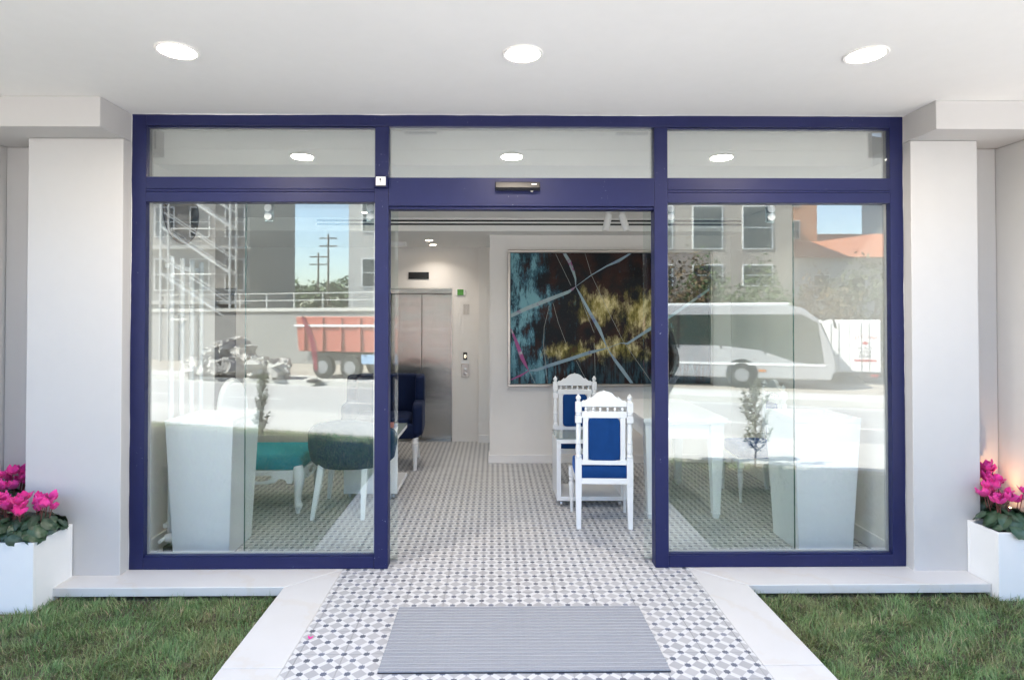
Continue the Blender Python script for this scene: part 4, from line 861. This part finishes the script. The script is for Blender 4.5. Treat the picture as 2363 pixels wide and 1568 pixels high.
d = thing('planter_box', 'white planter box in the recess left of the left pillar', 'planter', (-2.75, .115, -.075)); openbox(d, -.272, 0, -.19, 0, 0, .378)
d = thing('planter_box', 'white planter box with pink cyclamen at the foot of the right pillar', 'planter', (2.815, -.061, -.075)); openbox(d, 0, .345, -.224, 0, 0, .375)
d = thing('planter_box', 'white planter box in the recess right of the right pillar', 'planter', (2.905, .115, -.075)); openbox(d, 0, .252, -.172, 0, 0, .375)
def leaf_m():
    t = NT('cyclamen_leaf'); tc = t.new('ShaderNodeTexCoord'); sp = t.new('ShaderNodeSeparateXYZ'); t.ln(tc.outputs['Object'], sp.inputs[0])
    r = t.math('SQRT', t.math('ADD', t.math('MULTIPLY', sp.outputs[0], sp.outputs[0]), t.math('MULTIPLY', sp.outputs[1], sp.outputs[1])))
    n = t.noise(tc.outputs['Object'], 60, 3, .6); oi = t.new('ShaderNodeObjectInfo')
    rr_ = t.math('ADD', r, t.math('MULTIPLY', t.math('SUBTRACT', n, .5), .016))
    ring = t.ramp(t.math('MULTIPLY', rr_, 22), [(.25, 0), (.42, 1), (.56, .9), (.72, 0)])
    base = t.mix(oi.outputs['Random'], (.012, .034, .016), (.030, .070, .032)); c = t.mix(t.math('MULTIPLY', ring, .45), base, (.085, .125, .085))
    g_ = t.new('ShaderNodeNewGeometry'); c = t.mix(g_.outputs['Backfacing'], c, (.07, .085, .055)); t.color(c); t.set(Roughness=.38); t.bump(n, .3, .003); return t.m
M['cleaf'] = leaf_m()
def pet_m():
    t = NT('cyclamen_petal'); v = t.coord('Object'); n = t.noise(v, 45, 3, .6); sp = t.new('ShaderNodeSeparateXYZ'); tc = t.new('ShaderNodeTexCoord'); t.ln(tc.outputs['Object'], sp.inputs[0])
    oi = t.new('ShaderNodeObjectInfo'); f_ = t.ramp(sp.outputs[2], [(0, 0), (.03, .5), (.05, 1)]); c = t.mix(f_, (.55, .008, .20), (.86, .035, .36)); c = t.mix(t.math('MULTIPLY', oi.outputs['Random'], .5), c, (.80, .02, .26)); t.color(t.mix(t.math('MULTIPLY', n, .3), c, (.88, .12, .48))); t.set(Roughness=.55)
    t.b.inputs['Subsurface Weight'].default_value = 0; t.b.inputs['Sheen Weight'].default_value = .2; return t.m
M['petal'] = pet_m(); M['cstem'] = plain('cyclamen_stem', (.16, .045, .04), .5)
def leafmesh(k):
    r_ = random.Random(k); vs = [(0, -.004, 0)]; fs = []; n = 22; R_ = .043
    for ring in (1, 2, 3):
        for i in range(n):
            a = 2*math.pi*i/n-math.pi/2; ht = 1-.30*math.exp(-((min(i, n-i))/1.6)**2); rr_ = R_*ring/3*ht*(1+.12*math.sin(a)+.04*math.sin(a*7+k)*(ring == 3))
            z = .010*(ring/3)**2*math.cos(2*a+k)*.6-.012*(ring/3)**2+(.003*math.sin(a*9+k*2) if ring == 3 else 0)
            vs.append((rr_*math.cos(a), rr_*math.sin(a), z))
    for i in range(n): fs.append((0, 1+i, 1+(i+1) % n))
    for ring in (0, 1):
        for i in range(n): fs.append((1+ring*n+i, 1+(ring+1)*n+i, 1+(ring+1)*n+(i+1) % n, 1+ring*n+(i+1) % n))
    m = MB(); m.v = vs; m.f = fs; me = bpy.data.meshes.new('leaf'); me.from_pydata(vs, [], fs); me.materials.append(M['cleaf']); me.polygons.foreach_set('use_smooth', [True]*len(fs)); return me
LM = [leafmesh(k) for k in range(4)]
def flowermesh(k):
    r_ = random.Random(k+30); vs = []; fs = []
    for p in range(5):
        a = 2*math.pi*p/5+r_.uniform(-.25, .25); out = r_.uniform(.7, 1.7); L = r_.uniform(.030, .042); tw = r_.uniform(-.5, .5); W_ = r_.uniform(.014, .019); n0 = len(vs)
        for i in range(6):
            u = i/5; rad = .006+.024*out*math.sin(u*1.25)*(.9); z = .002+L*u; w_ = W_*math.sin(math.pi*min(.93, .18+u*.78))
            for s in (-1, -.33, .33, 1):
                aa = a+tw*u; q = Vector((math.cos(aa)*rad, math.sin(aa)*rad, z)); sd = Vector((-math.sin(aa), math.cos(aa), 0)); vs.append(tuple(q+sd*w_*s+Vector((math.cos(aa), math.sin(aa), 0))*(-.005*s*s*u)))
        for i in range(5):
            for j in range(3): b_ = n0+i*4+j; fs.append((b_, b_+1, b_+5, b_+4))
    me = bpy.data.meshes.new('flower'); me.from_pydata(vs, [], fs); me.materials.append(M['petal']); me.polygons.foreach_set('use_smooth', [True]*len(fs)); return me
FM = [flowermesh(k) for k in range(4)]
def cyclamen(label, x, y, z, nl, nf, seed, rad=.10, hf=(.15, .21), lean=(0, 0)):
    d = thing('cyclamen', label, 'potted plant', (x, y, z), 0, 'pink cyclamen plants'); r_ = random.Random(seed)
    for k in range(nl):
        a = 2.4*k+r_.uniform(-.3, .3); q = rad*math.sqrt((k+.6)/nl)*r_.uniform(.85, 1.15); hh = .05+.07*(1-(q/rad)**2*.8)+r_.uniform(.0, .03)
        lx, ly = math.cos(a)*q+lean[0]*hh, math.sin(a)*q+lean[1]*hh; tilt = min(.95, q/rad*.75+r_.uniform(-.2, .3))
        e_ = (Matrix.Rotation(a-math.pi/2, 4, 'Z') @ Matrix.Rotation(-tilt, 4, 'X') @ Matrix.Rotation(r_.uniform(-.4, .4), 4, 'Y')).to_euler()
        link('leaf', LM[k % 4], d, (lx, ly, hh), e_, (r_.uniform(.95, 1.4),)*3)
    for k in range(nf):
        a = r_.uniform(0, 6.28); q = rad*.85*math.sqrt(r_.random()); hh = r_.uniform(*hf); fx, fy = math.cos(a)*q+lean[0]*.1, math.sin(a)*q+lean[1]*.1
        fl = link('flower', FM[k % 4], d, (fx, fy, hh), (r_.uniform(-.5, .5), r_.uniform(-.5, .5), r_.uniform(0, 6)), (r_.uniform(.95, 1.25),)*3)
        MB().tube([(fx*.25, fy*.25, 0), (fx*.8, fy*.8, hh*.6), (fx, fy, hh+.004)], .0024, 5).build('flower_stem', M['cstem'], d)
zb = .268
cyclamen('pink cyclamen at the right end of the left planter box', -2.565, -.235, zb, 46, 17, 1, .135, (.15, .21), (.0, 0))
cyclamen('pink cyclamen in the middle of the left planter box', -2.70, -.27, zb, 34, 28, 2, .125, (.15, .22))
cyclamen('pink cyclamen at the far left of the left planter box', -2.85, -.25, zb, 30, 24, 3, .12, (.15, .23))
cyclamen('pink cyclamen standing back in the left recess', -2.905, .02, zb+.06, 22, 16, 4, .095, (.16, .24))
cyclamen('pink cyclamen at the front of the right planter box', 2.95, -.165, zb, 40, 20, 5, .115, (.16, .27))
cyclamen('pink cyclamen standing back in the right recess', 3.0, .03, zb+.03, 22, 16, 6, .085, (.19, .29))
o = link('fallen_petal', MB().add([(0, -.012, .002), (.012, -.004, .006), (.014, .008, .010), (0, .003, .003), (-.013, .009, .010), (-.012, -.003, .006)], [(0, 1, 2, 3), (0, 3, 4, 5)]).mesh('fallen_petal', plain('fallen_petal_pink', (.8, .03, .33), .5)), None, (-.863, -.783, 0.001)); tag(o, 'single pink petal lying on the patterned tiles near the left kerb', 'petal')
d = thing('uplight', 'small warm uplight behind the flowers in the right recess', 'uplight', (3.11, .0, .31)); MB().lathe([(.018, 0), (.024, .01), (.024, .04), (.02, .042)], 16).build('housing', M['dark_metal'], d, smooth=40); MB().lathe([(.019, .0425), (.019, .045)], 16).build('lens', emit('warm_uplight', (1, .6, .3), 6), d)
L = bpy.data.lights.new('uplight_beam', 'SPOT'); L.energy = 2.6; L.color = (1, .55, .25); L.spot_size = R(100); L.spot_blend = .8; L.shadow_soft_size = .02; lo = bpy.data.objects.new('uplight_beam', L); col.objects.link(lo); lo.parent = d; lo.location = (0, 0, .05); lo.rotation_euler = (R(180), R(-18), 0)

# ------------------------------------------------------------------ grass
def grassmat():
    t = NT('grass_blades'); g_ = t.new('ShaderNodeNewGeometry'); rnd = g_.outputs['Random Per Island']; n = t.noise(g_.outputs['Position'], 3.2, 3, .6); n2 = t.noise(g_.outputs['Position'], 11, 2, .6)
    c = t.ramp(rnd, [(0, (.10, .165, .06)), (.45, (.165, .275, .095)), (.8, (.245, .37, .15)), (.91, (.32, .38, .18)), (.94, (.45, .37, .22)), (1, (.54, .45, .29))])
    c = t.mix(t.math('MULTIPLY', t.ramp(n, [(.45, 0), (.7, 1)]), .55), c, (.30, .26, .13)); c = t.mix(t.math('MULTIPLY', t.ramp(n2, [(.45, 0), (.75, 1)]), .35), c, (.13, .28, .13))
    t.color(c); t.set(Roughness=.5); t.b.inputs['Specular IOR Level'].default_value = .3
    tr = t.new('ShaderNodeBsdfTranslucent'); t.ln(c, tr.inputs[0]) if not isinstance(c, tuple) else None
    mx = t.new('ShaderNodeMixShader'); mx.inputs[0].default_value = .25; t.ln(t.b.outputs[0], mx.inputs[1]); t.ln(tr.outputs[0], mx.inputs[2]); t.ln(mx.outputs[0], t.out.inputs[0]); return t.m
M['grass'] = grassmat()
def grass(name, x0, x1, y0, y1, dens, ln, wd, ok, seed, label):
    r_ = np.random.default_rng(seed); n = int(dens*(x1-x0)*(y1-y0)); x = r_.uniform(x0, x1, n); y = r_.uniform(y0, y1, n)
    cl = np.sin(x*23+np.sin(y*17)*2)*np.sin(y*29+np.sin(x*13)*2); keep = ok(x, y) & (r_.random(n) < .72+.28*cl); x = x[keep]; y = y[keep]; cl = cl[keep]; n = len(x)
    L_ = r_.uniform(*ln, n)*(1+.25*cl); a = np.where(r_.random(n) < .6, 3.0*np.sin(x*5.3+2*np.sin(y*4.1))+2.5*np.cos(y*6.1+1.7*np.sin(x*3.7))+r_.normal(0, .7, n), r_.uniform(0, 2*np.pi, n)); lean = np.clip(r_.normal(.95, .38, n), .05, 1.55); w_ = r_.uniform(*wd, n)
    dx, dy = np.cos(a), np.sin(a); px, py = -dy*w_/2, dx*w_/2; z0 = np.full(n, -.078)
    p1x, p1y, p1z = x+dx*L_*.5*np.sin(lean*.6), y+dy*L_*.5*np.sin(lean*.6), z0+L_*.5*np.cos(lean*.6); p2x, p2y, p2z = p1x+dx*L_*.5*np.sin(lean*1.25), p1y+dy*L_*.5*np.sin(lean*1.25), p1z+L_*.5*np.cos(lean*1.25)
    V = np.empty((n, 5, 3)); V[:, 0] = np.stack([x-px, y-py, z0], 1); V[:, 1] = np.stack([x+px, y+py, z0], 1); V[:, 2] = np.stack([p1x+px*.8, p1y+py*.8, p1z], 1); V[:, 3] = np.stack([p1x-px*.8, p1y-py*.8, p1z], 1); V[:, 4] = np.stack([p2x, p2y, p2z], 1)
    me = bpy.data.meshes.new(name); k = np.arange(n)*5; me.vertices.add(n*5); me.vertices.foreach_set('co', V.reshape(-1)); lv = np.stack([k, k+1, k+2, k+3, k+3, k+2, k+4], 1).reshape(-1); me.loops.add(n*7); me.loops.foreach_set('vertex_index', lv.astype(np.int32))
    me.polygons.add(n*2); me.polygons.foreach_set('loop_start', np.stack([np.arange(n)*7, np.arange(n)*7+4], 1).reshape(-1).astype(np.int32)); me.update(calc_edges=True); me.validate(); me.materials.append(M['grass'])
    return tag(link(name, me), label, 'grass', kind='stuff')
inx = lambda x, y: ((x < -1.185) | (x > 1.44)) & ~((y > -.25) & (x > -2.46) & (x < 2.81)) & ~((x < -2.45) & (y > -.395)) & ~((x > 2.80) & (y > -.295)) & (x*NS.x+y*NS.y < 3.44)
grass('grass', -3.6, -1.185, -1.75, -.245, 17000, (.028, .07), (.0025, .0046), inx, 1, 'short green lawn grass left of the tiled walkway')
grass('grass', 1.44, 3.6, -1.75, -.245, 17000, (.028, .07), (.0025, .0046), inx, 2, 'short green lawn grass right of the tiled walkway')
grass('grass', -7, 7, -6.2, -1.75, 1500, (.05, .095), (.006, .011), inx, 3, 'lawn grass towards the street, mirrored in the windows')

# ------------------------------------------------------------------ person at the kerb, only an elbow and hand show in the right window
def person():
    d = thing('person', 'person in a dark jacket on the lawn, elbow and hand mirrored in right window', 'person', (1.67, -2.62, -.075), R(155))
    def skin(name, joints, edges, rad, mat, par, sub=2, root=0):
        me = bpy.data.meshes.new(name); me.from_pydata(joints, edges, []); o = link(name, me, par); me.materials.append(mat)
        m = o.modifiers.new('skin', 'SKIN'); sv = me.skin_vertices[0].data
        for v_, r in zip(sv, rad): v_.radius = (r, r) if not isinstance(r, tuple) else r
        sv[root].use_root = True; m.use_smooth_shade = True; s_ = o.modifiers.new('sub', 'SUBSURF'); s_.levels = sub; s_.render_levels = sub; return o
    SK = plain('skin_tone', (.50, .30, .22), .5); JK = plain('dark_jacket', (.012, .012, .014), .8, 0, .3, 20); TR = plain('dark_trousers', (.03, .035, .05), .8); HR = plain('dark_hair', (.02, .015, .012), .6); SH = plain('black_shoes', (.01, .01, .01), .4)
    J = [(0, 0, .95), (0, .01, 1.15), (0, .0, 1.38), (0, .0, 1.47), (0, .02, 1.56), (0, .02, 1.68), (-.10, 0, .88), (-.11, .02, .50), (-.11, -.02, .09), (-.11, .13, .04), (.10, 0, .88), (.11, .02, .50), (.11, -.02, .09), (.11, .13, .04), (-.19, 0, 1.39), (-.25, -.05, 1.10), (-.22, .10, .86), (.19, 0, 1.39), (.25, -.05, 1.10), (.22, .10, .86)]
    E_ = [(0, 1), (1, 2), (2, 3), (3, 4), (4, 5), (0, 6), (6, 7), (7, 8), (8, 9), (0, 10), (10, 11), (11, 12), (12, 13), (2, 14), (14, 15), (15, 16), (2, 17), (17, 18), (18, 19)]
    Rr = [(.16, .12), (.155, .11), (.16, .105), (.06, .06), (.085, .095), (.075, .09), .095, .06, .042, .035, .095, .06, .042, .035, .06, .048, .034, .06, .048, .034]
    body = skin('body', J, E_, Rr, SK, d)
    jk = [0, 1, 2, 14, 15, 16, 17, 18, 19]; mp = {j: i for i, j in enumerate(jk)}
    skin('jacket', [J[j] if j not in (16, 19) else (J[j][0]*1.01, J[j][1]*.8, J[j][2]+.03) for j in jk], [(mp[a], mp[b_]) for a, b_ in E_ if a in mp and b_ in mp], [(.185, .145), (.18, .135), (.178, .125), .075, .064, .05, .075, .064, .05], JK, d)
    tr = [0, 6, 7, 8, 10, 11, 12]; mp2 = {j: i for i, j in enumerate(tr)}; skin('trousers', [J[j] for j in tr], [(mp2[a], mp2[b_]) for a, b_ in E_ if a in mp2 and b_ in mp2], [(.17, .13), .108, .074, .06, .108, .074, .06], TR, d)
    for s in (-1, 1):
        MB().sup((s*.11, .06, .045), (.05, .14, .046), .6, .7, 20, 10).build('shoe', SH, d, smooth='all')
        hd = skin('hand', [(s*.22, .10, .86), (s*.215, .13, .80), (s*.212, .145, .768)], [(0, 1), (1, 2)], [.03, (.024, .042), (.02, .038)], SK, d)
        for k in range(4):
            b_ = Vector((s*.212, .172-k*.019, .77-k*.003)); l_ = (.07, .078, .073, .058)[k]; skin('finger', [tuple(b_), tuple(b_+Vector((s*.004, l_*.15, -l_*.48))), tuple(b_+Vector((-s*.012, l_*.2, -l_*.9)))], [(0, 1), (1, 2)], [.0095, .009, .007], SK, hd, 1)
        skin('thumb', [(s*.205, .155, .815), (s*.195, .185, .79), (s*.19, .20, .76)], [(0, 1), (1, 2)], [.012, .011, .008], SK, hd, 1)
    MB().sup((0, .005, 1.70), (.098, .115, .10), .9, .9, 20, 14).build('hair', HR, d, smooth='all'); MB().sup((0, .125, 1.615), (.014, .022, .022), 1, 1, 10, 8).build('nose', SK, d, smooth='all')
    for s in (-1, 1): MB().sup((s*.033, .108, 1.648), (.013, .01, .008), 1, 1, 10, 8).build('eye', M['white_plastic'], d, smooth='all'); MB().sup((s*.095, .02, 1.635), (.012, .022, .032), 1, 1, 10, 8).build('ear', SK, d, smooth='all')
    MB().sup((0, .112, 1.575), (.026, .01, .007), 1, 1, 10, 8).build('mouth', plain('lips', (.4, .15, .13), .5), d, smooth='all')
person()
